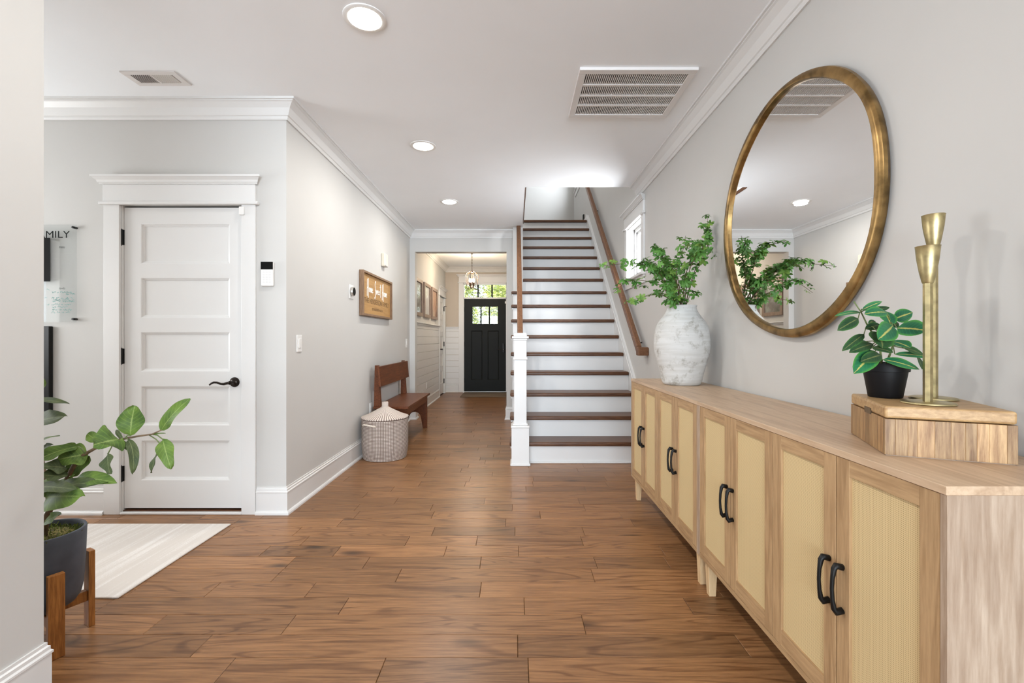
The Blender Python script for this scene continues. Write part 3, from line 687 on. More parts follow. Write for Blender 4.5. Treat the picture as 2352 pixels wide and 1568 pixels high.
MB().prism([(4.20, 0), (4.20, zn(4.20) + .075), (7.86, zn(7.86) + .075), (9.83, zn(7.86) + .075), (9.83, zn(7.86) - .2), (7.9, zn(7.86) - .3), (4.6, 0)], 'x', SX1, XR).build('skirt_board', 'trim', ST)
MB().prism([(4.20, zn(4.20) + .060), (4.20, zn(4.20) + .085), (7.86, zn(7.86) + .085), (7.86, zn(7.86) + .060)], 'x', SX1 - .012, SX1).build('skirt_bead', 'trim', ST, bevel=.003)
# newel post
nx, ny = .048, 4.235
def sq(nm, h, z0, z1, bev=.003): MB().box(nx - h, nx + h, ny - h, ny + h, z0, z1).build(nm, 'trim', NW, bevel=bev)
NW = MB().box(nx - .058, nx + .058, ny - .058, ny + .058, .3, 1.165).build('newel_post', 'trim', ST, bevel=.003)
sq('base_block', .081, 0, .345); sq('base_shoe', .092, 0, .022, .006); sq('base_cap', .086, .345, .365, .006); sq('base_cap', .070, .365, .385, .008)
sq('collar', .068, .965, .990, .008); sq('cap_moulding', .066, 1.145, 1.165, .006); sq('cap', .078, 1.165, 1.185, .004); sq('cap', .061, 1.185, 1.215, .004)
hz = lambda y: 1.03 + sl * (y - 4.29)
MB().prism([(4.29, hz(4.29) - .035), (6.37, hz(6.37) - .035), (6.37, hz(6.37) + .045), (4.29, hz(4.29) + .045)], 'x', .022, .078).build('handrail', 'rail', ST, bevel=.008, seg=3)
for i in range(1, 9):
    for q in (.33, .83):
        y = nos(i) + g_ * q
        if y < 4.4 or y > 6.3: continue
        MB().box(.034, .066, y - .016, y + .016, r_ * i, hz(y) - .03).build('baluster', 'trim', ST)
# wall rail
WR = thing('wall_handrail', (1.2, 4.35, 0), 'brown wooden handrail running up the right stair wall on metal brackets', 'handrail')
wz = lambda y: zn(y) + .735
ya, yb = 4.36, 7.95
MB().prism([(ya, wz(ya) - .045), (yb, wz(yb) - .045), (yb, wz(yb) + .045), (ya, wz(ya) + .045)], 'x', 1.165, 1.215).build('rail', 'rail', WR, bevel=.010, seg=3)
MB().box(1.165, XR, ya - .045, ya + .03, wz(ya) - .05, wz(ya) + .03).build('wall_return', 'rail', WR, bevel=.010, seg=3)
for y in (4.55, 5.75, 6.95):
    MB().tube([(1.268, y, wz(y) - .085), (1.225, y, wz(y) - .09), (1.195, y, wz(y) - .075), (1.190, y, wz(y) - .045)], .007, 8).lathe([(.02, 0), (.02, .004)], (0, 0, 0), 4).build('bracket', 'black', WR, smooth=True) if False else \
        MB().tube([(1.268, y, wz(y) - .085), (1.225, y, wz(y) - .09), (1.195, y, wz(y) - .075), (1.190, y, wz(y) - .045)], .007, 8).build('bracket', 'black', WR, smooth=True)
o = MB().box(1.245, XR, 8.33, 8.41, 3.36, 3.44).build('wall_box', 'black', bevel=.003)
tag(o, 'small black box on the wall just above the top stair', 'device')

# ------------------------------------------------------------------ ceiling fixtures
def can(x, y, label):
    t = thing('ceiling_light', (x, y, HC), label, 'ceiling light', 'recessed ceiling lights')
    MB().lathe([(.102, 0), (.102, -.004), (.096, -.007), (.080, -.006), (.076, .0), (.070, .03)], (x, y, HC), 40, False, False).build('trim_ring', 'white_plastic', t, smooth=True)
    MB().lathe([(.074, .0), (.072, -.006), (.060, -.013), (.035, -.018), (.001, -.020)], (x, y, HC), 32, True, False).build('lens', 'lens', t, smooth='all')
    l = bpy.data.lights.new('lamp', 'AREA'); l.shape = 'DISK'; l.size = .13; l.energy = 9.5; l.color = (1, .97, .92)
    q = bpy.data.objects.new('lamp', l); COL.objects.link(q); q.parent = t; q.location = (0, 0, -.028)
    return t
can(-.731, 2.215, 'recessed ceiling light over the open floor in front of the white panel door')
can(-.743, 3.68, 'recessed ceiling light between the slotted return grille and the hall sign')
can(-.748, 5.175, 'recessed ceiling light beside the stairwell opening')
can(-.74, .74, 'recessed ceiling light over the floor beside the near sideboard')

RG = thing('return_grille', (.713, 2.895, HC), 'large white slotted return air grille on the ceiling', 'vent')
gx0, gx1, gy0, gy1 = .372, 1.055, 2.61, 3.18
MB().box(gx0 + .03, gx1 - .03, gy0 + .03, gy1 - .03, HC - .004, HC - .001).build('backing', 'ventdark', RG)
for a, b, c, d in ((gx0, gx1, gy0, gy0 + .045), (gx0, gx1, gy1 - .045, gy1), (gx0, gx0 + .04, gy0 + .0455, gy1 - .0455), (gx1 - .04, gx1, gy0 + .0455, gy1 - .0455)):
    MB().box(a, b, c, d, HC - .018, HC).build('frame', 'ventwhite', RG, bevel=.003)
band = (gy1 - gy0 - .09) / 4
for k in range(4):
    y0 = gy0 + .045 + band * k; y1 = y0 + band
    if k: MB().box(gx0 + .04, gx1 - .04, y0 - .009, y0 + .009, HC - .017, HC - .002).build('cross_bar', 'ventwhite', RG)
    mb = MB(); n = 52; p = (gx1 - gx0 - .08) / n
    for j in range(n + 1):
        x = gx0 + .04 + p * j
        mb.hexa([(x - .0034, y0, HC - .015), (x + .0028, y0, HC - .015), (x + .0028, y1, HC - .015), (x - .0034, y1, HC - .015)], [(x - .0024, y0, HC - .009), (x + .0036, y0, HC - .009), (x + .0036, y1, HC - .009), (x - .0024, y1, HC - .009)])
    mb.build('slats', 'ventwhite', RG, kind='stuff')
CR = thing('ceiling_register', (-2.14, 2.722, HC), 'small white supply register with two banks of louvres on the ceiling', 'vent')
x0, x1, y0, y1 = -2.305, -1.985, 2.648, 2.796
MB().box(x0 + .03, x1 - .03, y0 + .025, y1 - .025, HC - .003, HC - .001).build('backing', 'ventdark', CR)
for a, b, c, d in ((x0, x1, y0, y0 + .032), (x0, x1, y1 - .032, y1), (x0, x0 + .035, y0 + .0325, y1 - .0325), (x1 - .035, x1, y0 + .0325, y1 - .0325)):
    MB().box(a, b, c, d, HC - .008, HC).build('frame', 'ventwhite', CR, bevel=.002)
for s in (0, 1):
    mb = MB()
    for j in range(10):
        x = x0 + .036 + .125 * s + j * .0118; t_ = -.006 if s == 0 else .006
        mb.hexa([(x, y0 + .03, HC - .008), (x + .004, y0 + .03, HC - .008), (x + .004, y1 - .03, HC - .008), (x, y1 - .03, HC - .008)],
                [(x + t_, y0 + .03, HC - .003), (x + t_ + .004, y0 + .03, HC - .003), (x + t_ + .004, y1 - .03, HC - .003), (x + t_, y1 - .03, HC - .003)])
    mb.build('louvres', 'ventwhite', CR, kind='stuff')
MB().box(x0 + .152, x0 + .162, y0 + .03, y1 - .03, HC - .009, HC - .002).build('divider', 'ventwhite', CR)

# pendant lantern
px_, py_ = -.777, 8.2
PD = thing('pendant_lantern', (px_, py_, HC), 'bronze open lantern pendant with candle bulbs hanging in the entry hall', 'pendant light')
MB().lathe([(.06, 0), (.06, -.012), (.02, -.025), (.008, -.04)], (px_, py_, HC), 28).build('canopy', 'copper', PD, smooth=True)
mb = MB(); z = HC - .04; k = 0
while z > 2.385:
    a = Vector((1, 0, 0)) if k % 2 else Vector((0, 1, 0)); c = Vector((px_, py_, z - .016))
    mb.tube([c + a * .008 * math.cos(t) + Vector((0, 0, .018 * math.sin(t))) for t in [2 * math.pi * q / 10 for q in range(11)]], .0026, 5, False); z -= .028; k += 1
mb.build('chain', 'copper', PD, smooth='all')
MB().lathe([(.006, .03), (.022, .02), (.026, .0), (.012, -.012)], (px_, py_, 2.36), 20).build('hub', 'copper', PD, smooth=True)
MB().tube([(px_, py_, 2.36), (px_, py_, 2.06)], .005, 8).lathe([(.002, -.035), (.012, -.02), (.03, 0), (.012, .02), (.004, .03)], (px_, py_, 2.09), 20).build('centre_stem', 'copper', PD, smooth=True)
for k in range(6):
    a = math.pi / 3 * k + .35; d = Vector((math.cos(a), math.sin(a), 0)); c = Vector((px_, py_, 0))
    pts = [c + d * r0 + Vector((0, 0, zz)) for r0, zz in ((.01, 2.365), (.05, 2.372), (.09, 2.345), (.113, 2.315), (.115, 2.28), (.105, 2.18), (.09, 2.065), (.075, 2.045))]
    MB().tube(pts, .0045, 6).build('arm', 'copper', PD, smooth='all')
MB().tube([Vector((px_ + .088 * math.cos(t), py_ + .088 * math.sin(t), 2.06)) for t in [2 * math.pi * q / 24 for q in range(25)]], .004, 6, False).build('ring', 'copper', PD, smooth='all')
for k in range(4):
    a = math.pi / 2 * k + .6; x, y = px_ + .042 * math.cos(a), py_ + .042 * math.sin(a)
    cd = MB().tube([(px_, py_, 2.09), (x, y, 2.08), (x, y, 2.11)], .004, 6).lathe([(.010, 0), (.012, .07), (.010, .072)], (x, y, 2.105), 12).build('candle_arm', 'copper', PD, smooth=True)
    MB().lathe([(.006, 0), (.014, .02), (.015, .035), (.008, .06), (.001, .075)], (x, y, 2.178), 14).build('bulb', 'bulb', cd, smooth='all')
l = bpy.data.lights.new('lamp', 'POINT'); l.energy = 26; l.color = (1, .80, .58); l.shadow_soft_size = .03
q = bpy.data.objects.new('lamp', l); COL.objects.link(q); q.parent = PD; q.location = (0, 0, 2.30 - HC)

# ------------------------------------------------------------------ sideboards
XF, ZTOP, ZBOT, XBK = .85, .87, .16, 1.252
def sideboard(y0, y1, label):
    t = thing('sideboard', ((XF + XBK) / 2, (y0 + y1) / 2, 0), label, 'sideboard', 'rattan sideboards along the wall')
    s = .016
    MB().box(XF - .002, XBK, y0 + .0005, y1 - .0005, ZTOP - .018, ZTOP).build('top', 'oak_top', t, bevel=.001, seg=1)
    for y in (y0 + .0005, y1 - s - .0005): MB().box(XF, XBK, y, y + s, ZBOT, ZTOP - .018).build('side_panel', 'oak_side', t, bevel=.001, seg=1)
    MB().box(XF, XBK, y0 + s, y1 - s, ZBOT, ZBOT + .018).build('bottom_panel', 'oak_h', t)
    MB().box(XBK - .008, XBK, y0 + s, y1 - s, ZBOT + .018, ZTOP - .018).build('back_panel', 'oak_side', t)
    MB().box(XF + .03, XBK - .01, (y0 + y1) / 2 - .008, (y0 + y1) / 2 + .008, ZBOT + .018, ZTOP - .018).build('divider', 'oak_side', t)
    w = (y1 - y0 - 2 * s) / 4
    for k in range(4):
        a, b = y0 + s + k * w + .0013, y0 + s + (k + 1) * w - .0013
        z0, z1 = ZBOT + .0195, ZTOP - .0195
        X0, X1 = XF + .001, XF + .019; sw = .047
        d = MB().box(X0, X1, a, a + sw, z0, z1).build('door', 'oak', t, bevel=.0008, seg=1)
        MB().box(X0, X1, b - sw, b, z0, z1).build('stile', 'oak', d, bevel=.0008, seg=1)
        MB().box(X0 + .0004, X1, a + sw, b - sw, z0, z0 + .05).build('bottom_rail', 'oak_h', d)
        MB().box(X0 + .0004, X1, a + sw, b - sw, z1 - .042, z1).build('top_rail', 'oak_h', d)
        MB().box(X0 + .007, X0 + .011, a + sw - .002, b - sw + .002, z0 + .048, z1 - .040).build('rattan_panel', 'rattan', d)
        hy = b - .024 if k % 2 == 0 else a + .024
        zc = .511; mb = MB()
        pts = [Vector((XF, hy, zc + .056)), Vector((XF - .017, hy, zc + .060)), Vector((XF - .022, hy, zc + .052)), Vector((XF - .026, hy, zc + .028)), Vector((XF - .0275, hy, zc)),
               Vector((XF - .026, hy, zc - .028)), Vector((XF - .022, hy, zc - .052)), Vector((XF - .017, hy, zc - .060)), Vector((XF, hy, zc - .056))]
        mb.tube(pts, [.0085, .0085, .007, .0052, .0048, .0052, .007, .0085, .0085], 8)
        mb.build('handle', 'black', d, smooth='all')
    for y in (y0 + .05, y1 - .05):
        for x in (XF + .040, XBK - .045):
            a, b = .021, .015
            MB().hexa([(x - b, y - b, 0), (x + b, y - b, 0), (x + b, y + b, 0), (x - b, y + b, 0)], [(x - a, y - a, ZBOT), (x + a, y - a, ZBOT), (x + a, y + a, ZBOT), (x - a, y + a, ZBOT)]).build('leg', 'leg', t, bevel=.002)
    return t
YN, YM, YE = .894, 2.114, 3.334
sideboard(YN, YM, 'light oak four door rattan sideboard carrying the wooden box and brass candlesticks')
sideboard(YM, YE, 'light oak four door rattan sideboard carrying the white plaster vase')

# ------------------------------------------------------------------ vase and branches
vx, vy = 1.063, 2.905
k_ = 2.905 / F / 3.5625
prof = [(0.001, .004), (.104, .0), (.114, .006)]
for hw, zz in ((165, 1490), (172, 1460), (185, 1400), (208, 1325), (228, 1250), (233, 1200), (232, 1150), (226, 1095), (215, 1050), (196, 1010), (172, 980), (148, 950), (131, 922), (122, 900), (121, 888), (127, 880), (124, 874), (112, 874), (104, 885), (104, 930)):
    prof.append((hw * k_ * .94, (1518 - zz) * k_))
v = MB().lathe(prof, (vx, vy, ZTOP), 56, True, False)
vo = v.build('ceramic_vase', 'plaster', smooth=True)
tag(vo, 'large white distressed plaster urn vase holding green branches', 'vase')
VTOP = ZTOP + (1518 - 876) * k_

def leaf_grid(L, Wd, fold=.25, curl=.3, shp=.62, basew=.9, nu=4, nv=8, wav=0.0, ph=0.0, lobed=0.0):
    """leaf along +x from the origin, width along y; returns verts, faces, uvs"""
    vs, fs, uv = [], [], []
    for i in range(nv + 1):
        t = i / nv
        w = Wd * .5 * (math.sin(math.pi * min(1, t ** basew)) ** shp) * (1 + lobed * math.sin(7 * t + ph))
        if i == 0: w = Wd * .03
        if i == nv: w = Wd * .02
        ang = curl * (t - .15)
        x = L * (math.sin(curl * t) / curl if abs(curl) > 1e-3 else t); z = -L * ((1 - math.cos(curl * t)) / curl if abs(curl) > 1e-3 else 0)
        for j in range(nu + 1):
            u = 2 * j / nu - 1
            zz = abs(u) * w * fold + wav * Wd * math.sin(9 * t + ph + u * 2) * abs(u)
            vs.append((x + math.sin(ang) * zz, u * w, z + math.cos(ang) * zz)); uv.append((j / nu, t))
    for i in range(nv):
        for j in range(nu):
            a = i * (nu + 1) + j; fs.append((a, a + nu + 1, a + nu + 2, a + 1))
    return vs, fs, uv
def leaf_mesh(name, parts, m):
    """parts: list of (verts, faces, uvs)"""
    V, Fc, U = [], [], []
    for vs, fs, uv in parts:
        b = len(V); V += vs; Fc += [tuple(b + k for k in f) for f in fs]; U += uv
    me = bpy.data.meshes.new(name); me.from_pydata(V, [], Fc); me.update()
    ul = me.uv_layers.new(name='UVMap')
    for lp in me.loops: ul.data[lp.index].uv = U[lp.vertex_index]
    me.polygons.foreach_set('use_smooth', [True] * len(me.polygons)); me.materials.append(M[m])
    return me
def frame(org, d, n):
    """matrix with x along d and z close to n"""
    d = Vector(d).normalized(); n = Vector(n); y = n.cross(d)
    if y.length < 1e-4: y = Vector((0, 1, 0)).cross(d)
    y.normalize(); z = d.cross(y)
    return Matrix(((d.x, y.x, z.x, org[0]), (d.y, y.y, z.y, org[1]), (d.z, y.z, z.z, org[2]), (0, 0, 0, 1)))
def put(name, me, root, mw):
    o = bpy.data.objects.new(name, me); COL.objects.link(o); o.parent = root
    o.matrix_local = Matrix.Translation(-wloc(root)) @ mw
    return o
BR = thing('leafy_branches', (vx, vy, VTOP - .02), 'spray of green leafy branches standing in the white vase', 'branches')
palm = []
for mm in ('ivy', 'ivy', 'ivy', 'ivyy'):
    parts = []; rg = random.Random(len(palm) + 5); n = 6
    for k in range(n):
        a = 2 * math.pi * k / n + rg.uniform(-.15, .15); L_ = rg.uniform(.031, .040)
        vs_, fs_, uv_ = leaf_grid(L_, L_ * .50, .25, .6, basew=1.35, nu=2, nv=5)
        mx = Matrix.Rotation(a, 4, 'Z') @ Matrix.Rotation(R(rg.uniform(-28, 20)), 4, 'Y')
        parts.append(([tuple(mx @ Vector(q)) for q in vs_], fs_, uv_))
    palm.append(leaf_mesh('palmate_leaf', parts, mm))
zp = lambda x, y: (1360 + x / 3.5625, 460 + y / 3.5625)
branches = [  # pixel path (in a zoomed window), depth shift at the end, first leaf fraction, number of leaves
    ([(705, 880), (600, 690), (480, 560), (330, 515), (60, 540)], -.10, .42, 26),
    ([(700, 880), (590, 720), (440, 660), (290, 665), (170, 755)], -.02, .42, 14),
    ([(700, 880), (620, 800), (490, 775), (280, 830)], .04, .34, 13),
    ([(712, 880), (640, 640), (560, 440), (500, 385)], .03, .25, 30),
    ([(708, 880), (620, 700), (520, 560), (440, 480)], -.14, .25, 30),
    ([(725, 880), (690, 600), (740, 420), (765, 290)], -.04, .28, 16),
    ([(735, 880), (760, 640), (830, 430), (860, 345)], -.16, .28, 25),
    ([(745, 880), (830, 600), (940, 390), (1030, 250), (1025, 140)], -.02, .45, 22),
    ([(742, 880), (820, 660), (900, 500), (975, 420)], -.10, .35, 10),
    ([(745, 880), (800, 780), (850, 745)], -.05, .5, 5),
    ([(730, 880), (750, 720), (770, 600)], -.20, .15, 18),
    ([(712, 880), (650, 780), (600, 700)], -.20, .15, 16),
    ([(715, 885), (690, 850), (690, 820)], -.13, .2, 7),
    ([(740, 880), (700, 640), (600, 520), (560, 520)], -.30, .4, 14),
    ([(745, 880), (800, 560), (900, 400), (880, 330)], -.42, .45, 14),
    ([(735, 880), (700, 700), (640, 560), (700, 500)], -.36, .4, 12),
]
rg = random.Random(11)
for pts, dY, f1, nl in branches:
    n = len(pts) - 1; q3 = []
    for k, (x, y) in enumerate(pts):
        t = k / n; Y = vy + (dY * t if k else 0) + rg.uniform(-.01, .01)
        p = P(*zp(x, y), Y)
        if k == 0: p = Vector((vx + (x - 722) * k_ * .5, vy, VTOP - .06))
        p.x = min(p.x, XR - .05); q3.append(p)
    # smooth resample
    sm = []
    for k in range(n):
        p0, p1, p2, p3 = q3[max(k - 1, 0)], q3[k], q3[k + 1], q3[min(k + 2, n)]
        for j in range(6):
            t = j / 6
            sm.append(.5 * ((2 * p1) + (p2 - p0) * t + (2 * p0 - 5 * p1 + 4 * p2 - p3) * t * t + (3 * p1 - p0 - 3 * p2 + p3) * t ** 3))
    sm.append(q3[-1]); m = len(sm)
    MB().tube(sm, [.0032 - .0020 * k / (m - 1) for k in range(m)], 5).build('stem', 'stem', BR, smooth='all')
    for k in range(nl):
        t = f1 + (1 - f1) * (k + rg.uniform(.1, .9)) / nl; p = sm[min(m - 1, int(t * (m - 1)))]
        d = Vector((rg.gauss(0, 1), rg.gauss(-.3, 1), rg.gauss(.2, 1))).normalized()
        c = p + d * rg.uniform(.012, .036); c.x = min(c.x, XR - .045)
        nrm = (d * .7 + Vector((-.25, -.55, .75)) + Vector((rg.gauss(0, .3), rg.gauss(0, .3), rg.gauss(0, .3)))).normalized()
        mw = frame(c, Vector((rg.gauss(0, 1), rg.gauss(0, 1), rg.gauss(0, .4))), nrm)
        sc = rg.uniform(.80, 1.15) * (.75 if t > .85 else 1)
        put('leaf', palm[rg.choice((0, 0, 1, 1, 2, 3))], BR, mw @ Matrix.Scale(sc, 4))

# ------------------------------------------------------------------ mirror
mo = [(1901, 146.7), (1863, 158), (1807, 190), (1762.7, 235), (1720, 295), (1691, 366.5), (1673.5, 427), (1666, 465), (1662, 486), (1658.4, 550), (1663, 605), (1674.4, 660), (1692.8, 704), (1718, 734), (1750, 757),
      (1787, 771), (1824, 776), (1844, 774), (1870, 765), (1915.5, 729), (1961.5, 674), (1996, 614.5), (2016.6, 550), (2030, 481), (2038, 386.6), (2037, 331), (2028, 275), (2010, 224), (1984, 188), (1952, 163.5), (1925.6, 150)]
mi = [(1883, 178), (1827.5, 194.7), (1783, 230.4), (1745, 284), (1725, 328.6), (1700, 386.6), (1687, 429), (1677, 480), (1676.7, 555), (1681, 612), (1693, 658), (1713.5, 702), (1743, 731.6), (1778, 750), (1810, 755.7), (1837.5, 750),
      (1869.6, 736), (1915.5, 692.6), (1954.6, 640), (1982, 578), (2000.5, 497), (2006, 364), (2002.6, 315), (1990, 264), (1970, 219), (1941, 195), (1914.5, 181)]
def outline(pts, xa, xb, n=120):
    yz = []
    for (x, y) in pts:
        t = (x - 1660) / 378; X = xa + (xb - xa) * t; Y = X * F / (x - CX); yz.append((Y, CH + (CY - y) * Y / F))
    a = np.array(yz); c = np.array([2.06, 1.71]); d = a - c
    th = np.arctan2(d[:, 1], d[:, 0]); rr_ = np.hypot(d[:, 0], d[:, 1])
    H = 6; A = np.column_stack([np.ones_like(th)] + [f(k * th) for k in range(1, H + 1) for f in (np.cos, np.sin)])
    co = np.linalg.lstsq(A, rr_, rcond=None)[0]
    tt = np.linspace(0, 2 * np.pi, n, endpoint=False)
    B = np.column_stack([np.ones_like(tt)] + [f(k * tt) for k in range(1, H + 1) for f in (np.cos, np.sin)]); rr2 = B @ co
    return [(c[0] + r0 * math.cos(t), c[1] + r0 * math.sin(t)) for r0, t in zip(rr2, tt)]
oo = outline(mo, 1.232, 1.250); ii = outline(mi, 1.250, 1.234)
MR = thing('wall_mirror', (XR, 2.06, 1.16), 'big rounded wall mirror with hammered brass frame above the sideboards', 'mirror')
mb = MB(); n = 120
lerp = lambda a, b, t: (a[0] + (b[0] - a[0]) * t, a[1] + (b[1] - a[1]) * t)
ringdef = [(0.25, XR - .002), (0.02, 1.252), (.06, 1.240), (.25, 1.234), (.6, 1.232), (.9, 1.234), (1.0, 1.239), (1.0, XR - .004)]
for t, X in ringdef:
    for a, b in zip(oo, ii): p = lerp(a, b, t); mb.v.append((X, p[0], p[1]))
for q in range(len(ringdef) - 1):
    for k in range(n): mb.f.append((q * n + k, q * n + (k + 1) % n, (q + 1) * n + (k + 1) % n, (q + 1) * n + k))
mb.build('frame', 'brass', MR, smooth=True)
mb = MB(); mb.v = [(1.251, p[0], p[1]) for p in ii]; mb.v += [(1.256, p[0], p[1]) for p in ii]
mb.f = [tuple(range(n)), tuple(range(n, 2 * n))] + [(k, (k + 1) % n, n + (k + 1) % n, n + k) for k in range(n)]
mb.build('mirror_glass', 'mirror', MR)

# ------------------------------------------------------------------ wooden box, plant, candlesticks
bo = Vector((.922, 1.135, ZTOP)); bu = Vector((.924, -.385, 0)).normalized(); bv = Vector((.385, .924, 0)).normalized()
BU, BV, BZ, BS = .247, .284, .123, .091
BX = thing('wooden_box', tuple(bo + bu * BU / 2 + bv * BV / 2), 'low lidded box of striped light wood on the sideboard under the candlesticks', 'box')
fb = lambda u, v, z: bo + bu * u + bv * v + Vector((0, 0, z))
def bbox(u0, u1, v0, v1, z0, z1, mb=None):
    mb = mb or MB(); return mb.hexa([fb(u0, v0, z0), fb(u1, v0, z0), fb(u1, v1, z0), fb(u0, v1, z0)], [fb(u0, v0, z1), fb(u1, v0, z1), fb(u1, v1, z1), fb(u0, v1, z1)])
rg = random.Random(4)
def staves(a1, fn):
    a = 0
    while a < a1 - .005:
        b = min(a1, a + rg.uniform(.018, .034));
        if a1 - b < .012: b = a1
        mb = fn(a, b); mb.att = [rg.random()] * 6; mb.build('stave', 'box', BX, bevel=.0006, seg=1); a = b
staves(BU, lambda a, b: bbox(a, b, 0, .014, 0.002, BS)); staves(BU, lambda a, b: bbox(a, b, BV - .014, BV, 0.002, BS))
staves(BV - .028, lambda a, b: bbox(0, .014, .014 + a, .014 + b, 0.002, BS)); staves(BV - .028, lambda a, b: bbox(BU - .014, BU, .014 + a, .014 + b, 0.002, BS))
bbox(.003, BU - .003, .003, BV - .003, 0, .006).build('bottom', 'oak_side', BX)
ld = bbox(0, BU, 0, BV, BS + .0015, BZ).build('lid', 'box_lid', BX, bevel=.006, seg=3)
bbox(-.002, .002, .10, .15, BS - .004, BS + .012).build('finger_notch', 'stem', BX)
ZB = ZTOP + BZ

def px3(window, scale):
    return lambda x, y, Y: P(window[0] + x / scale, window[1] + y / scale, Y)
def px_leaf(nm, root, m, pb, pt, wpx, face, fold=.2, curl=.35, wav=0.03, lobed=0.0, nu=4, nv=8, basew=.9, pet=None, stemmat='stemg'):
    """leaf between two 3-D points, width in metres, facing 'face'"""
    d = pt - pb; L_ = d.length
    n = Vector(face) - d.normalized() * Vector(face).dot(d.normalized())
    # start direction lifted so that the curl ends at the tip
    dirs = (d.normalized() + n.normalized() * math.tan(curl / 2) * .9).normalized()
    arc = L_ / max(.6, (math.sin(curl / 2) / (curl / 2)))
    vs_, fs_, uv_ = leaf_grid(arc, wpx, fold, curl, nu=nu, nv=nv, wav=wav, ph=hash((round(pb.x * 1e3), round(pt.z * 1e3))) % 7, lobed=lobed, basew=basew)
    me = leaf_mesh('leaf', [(vs_, fs_, uv_)], m)
    o = put(nm, me, root, frame(pb, dirs, n))
    if pet is not None:
        midp = (pet + pb) / 2 + Vector((0, 0, .006)); off = pb
        mb = MB().tube([pet, midp, pb], [.0016, .0014, .0012], 5); mb.build('petiole', stemmat, root, smooth='all')
    return o
# small plant
sx, sy = 1.062, 1.306
SP = thing('potted_plant', (sx, sy, ZB), 'small variegated leafy plant in a black nursery pot on the wooden box', 'potted plant')
MB().lathe([(.038, 0), (.040, .002), (.0515, .074), (.0555, .075), (.0560, .078), (.0575, .098), (.0555, .099), (.054, .095), (.0525, .086)], (sx, sy, ZB), 48, True, False).build('pot', 'blackpot', SP, smooth=True)
MB().lathe([(.053, .084), (.03, .088), (.001, .089)], (sx, sy, ZB), 30, False, True).build('soil', 'stem', SP, smooth=True)
q = px3((1900, 660), 5.808)
crown_pt = Vector((sx, sy, ZB + .09))
sm1 = [crown_pt + Vector((.002, 0, 0)), q(875, 780, 1.30), q(870, 600, 1.29), q(850, 480, 1.28)]
sm2 = [crown_pt + Vector((-.006, .004, 0)), q(700, 760, 1.31), q(540, 510, 1.31), q(450, 325, 1.31), q(355, 185, 1.31)]
for s_ in (sm1, sm2): MB().tube(s_, [.003, .0026, .0022] + [.0016] * (len(s_) - 3), 6).build('stem', 'stemg', SP, smooth='all')
pl = [  # base, tip, width px, depth base, depth tip, material, facing
    ((935, 545), (1335, 570), 215, 1.26, 1.20, 0, (-.1, -.8, .55)), ((900, 420), (1138, 330), 150, 1.30, 1.27, 0, (-.2, -.7, .6)),
    ((870, 510), (690, 690), 205, 1.25, 1.19, 0, (0, -.8, .6)), ((790, 330), (503, 350), 130, 1.27, 1.24, 0, (0, -.6, .8)),
    ((850, 500), (740, 300), 190, 1.27, 1.30, 0, (.1, -.9, .4)), ((465, 300), (732, 185), 75, 1.31, 1.28, 0, (0, -.5, .85)),
    ((560, 330), (832, 262), 80, 1.33, 1.33, 1, (0, -.4, .9)), ((450, 330), (103, 375), 55, 1.31, 1.28, 0, (0, -.35, .93)),
    ((412, 412), (142, 568), 125, 1.30, 1.27, 1, (-.3, -.8, .5)), ((490, 622), (203, 842), 95, 1.29, 1.26, 1, (-.4, -.7, .6)),
    ((680, 600), (745, 805), 235, 1.25, 1.21, 1, (-.1, -.85, .5)), ((850, 715), (1115, 800), 165, 1.26, 1.21, 0, (0, -.7, .7)),
    ((610, 750), (298, 862), 110, 1.28, 1.25, 1, (0, -.5, .85)), ((640, 850), (362, 1142), 190, 1.27, 1.22, 0, (-.2, -.55, .8)),
    ((600, 800), (880, 865), 100, 1.25, 1.21, 1, (0, -.6, .8)), ((1010, 800), (1290, 895), 100, 1.29, 1.27, 1, (0, -.4, .9)),
    ((900, 890), (1440, 935), 85, 1.30, 1.28, 0, (0, -.4, .9)), ((740, 960), (1232, 1088), 135, 1.24, 1.20, 0, (.1, -.45, .9)),
    ((720, 900), (450, 985), 130, 1.26, 1.23, 1, (0, -.6, .8)), ((870, 520), (950, 470), 75, 1.31, 1.31, 1, (0, -.8, .5)),
    ((710, 500), (508, 552), 95, 1.30, 1.28, 1, (0, -.6, .8)), ((1190, 900), (1268, 1092), 90, 1.31, 1.28, 1, (.4, -.7, .5)),
    ((520, 720), (400, 740), 60, 1.32, 1.31, 0, (0, -.4, .9)), ((640, 450), (550, 480), 60, 1.33, 1.32, 0, (0, -.5, .8)),
    ((800, 960), (950, 990), 70, 1.28, 1.24, 1, (0, -.4, .9)), ((560, 940), (420, 1020), 90, 1.31, 1.28, 1, (0, -.5, .8)),
]
for b, t, w, yb, yt, mi_, fc in pl:
    pb, pt = q(*b, yb), q(*t, yt)
    root_pt = min(sm1 + sm2, key=lambda z_: (z_ - pb).length)
    px_leaf('leaf', SP, ('pothos', 'pothosd')[mi_], pb, pt, w / 5.808 * 1.65 / F, (fc[0], fc[1] - .35, fc[2] * .75), .10, .4, .02, pet=root_pt)

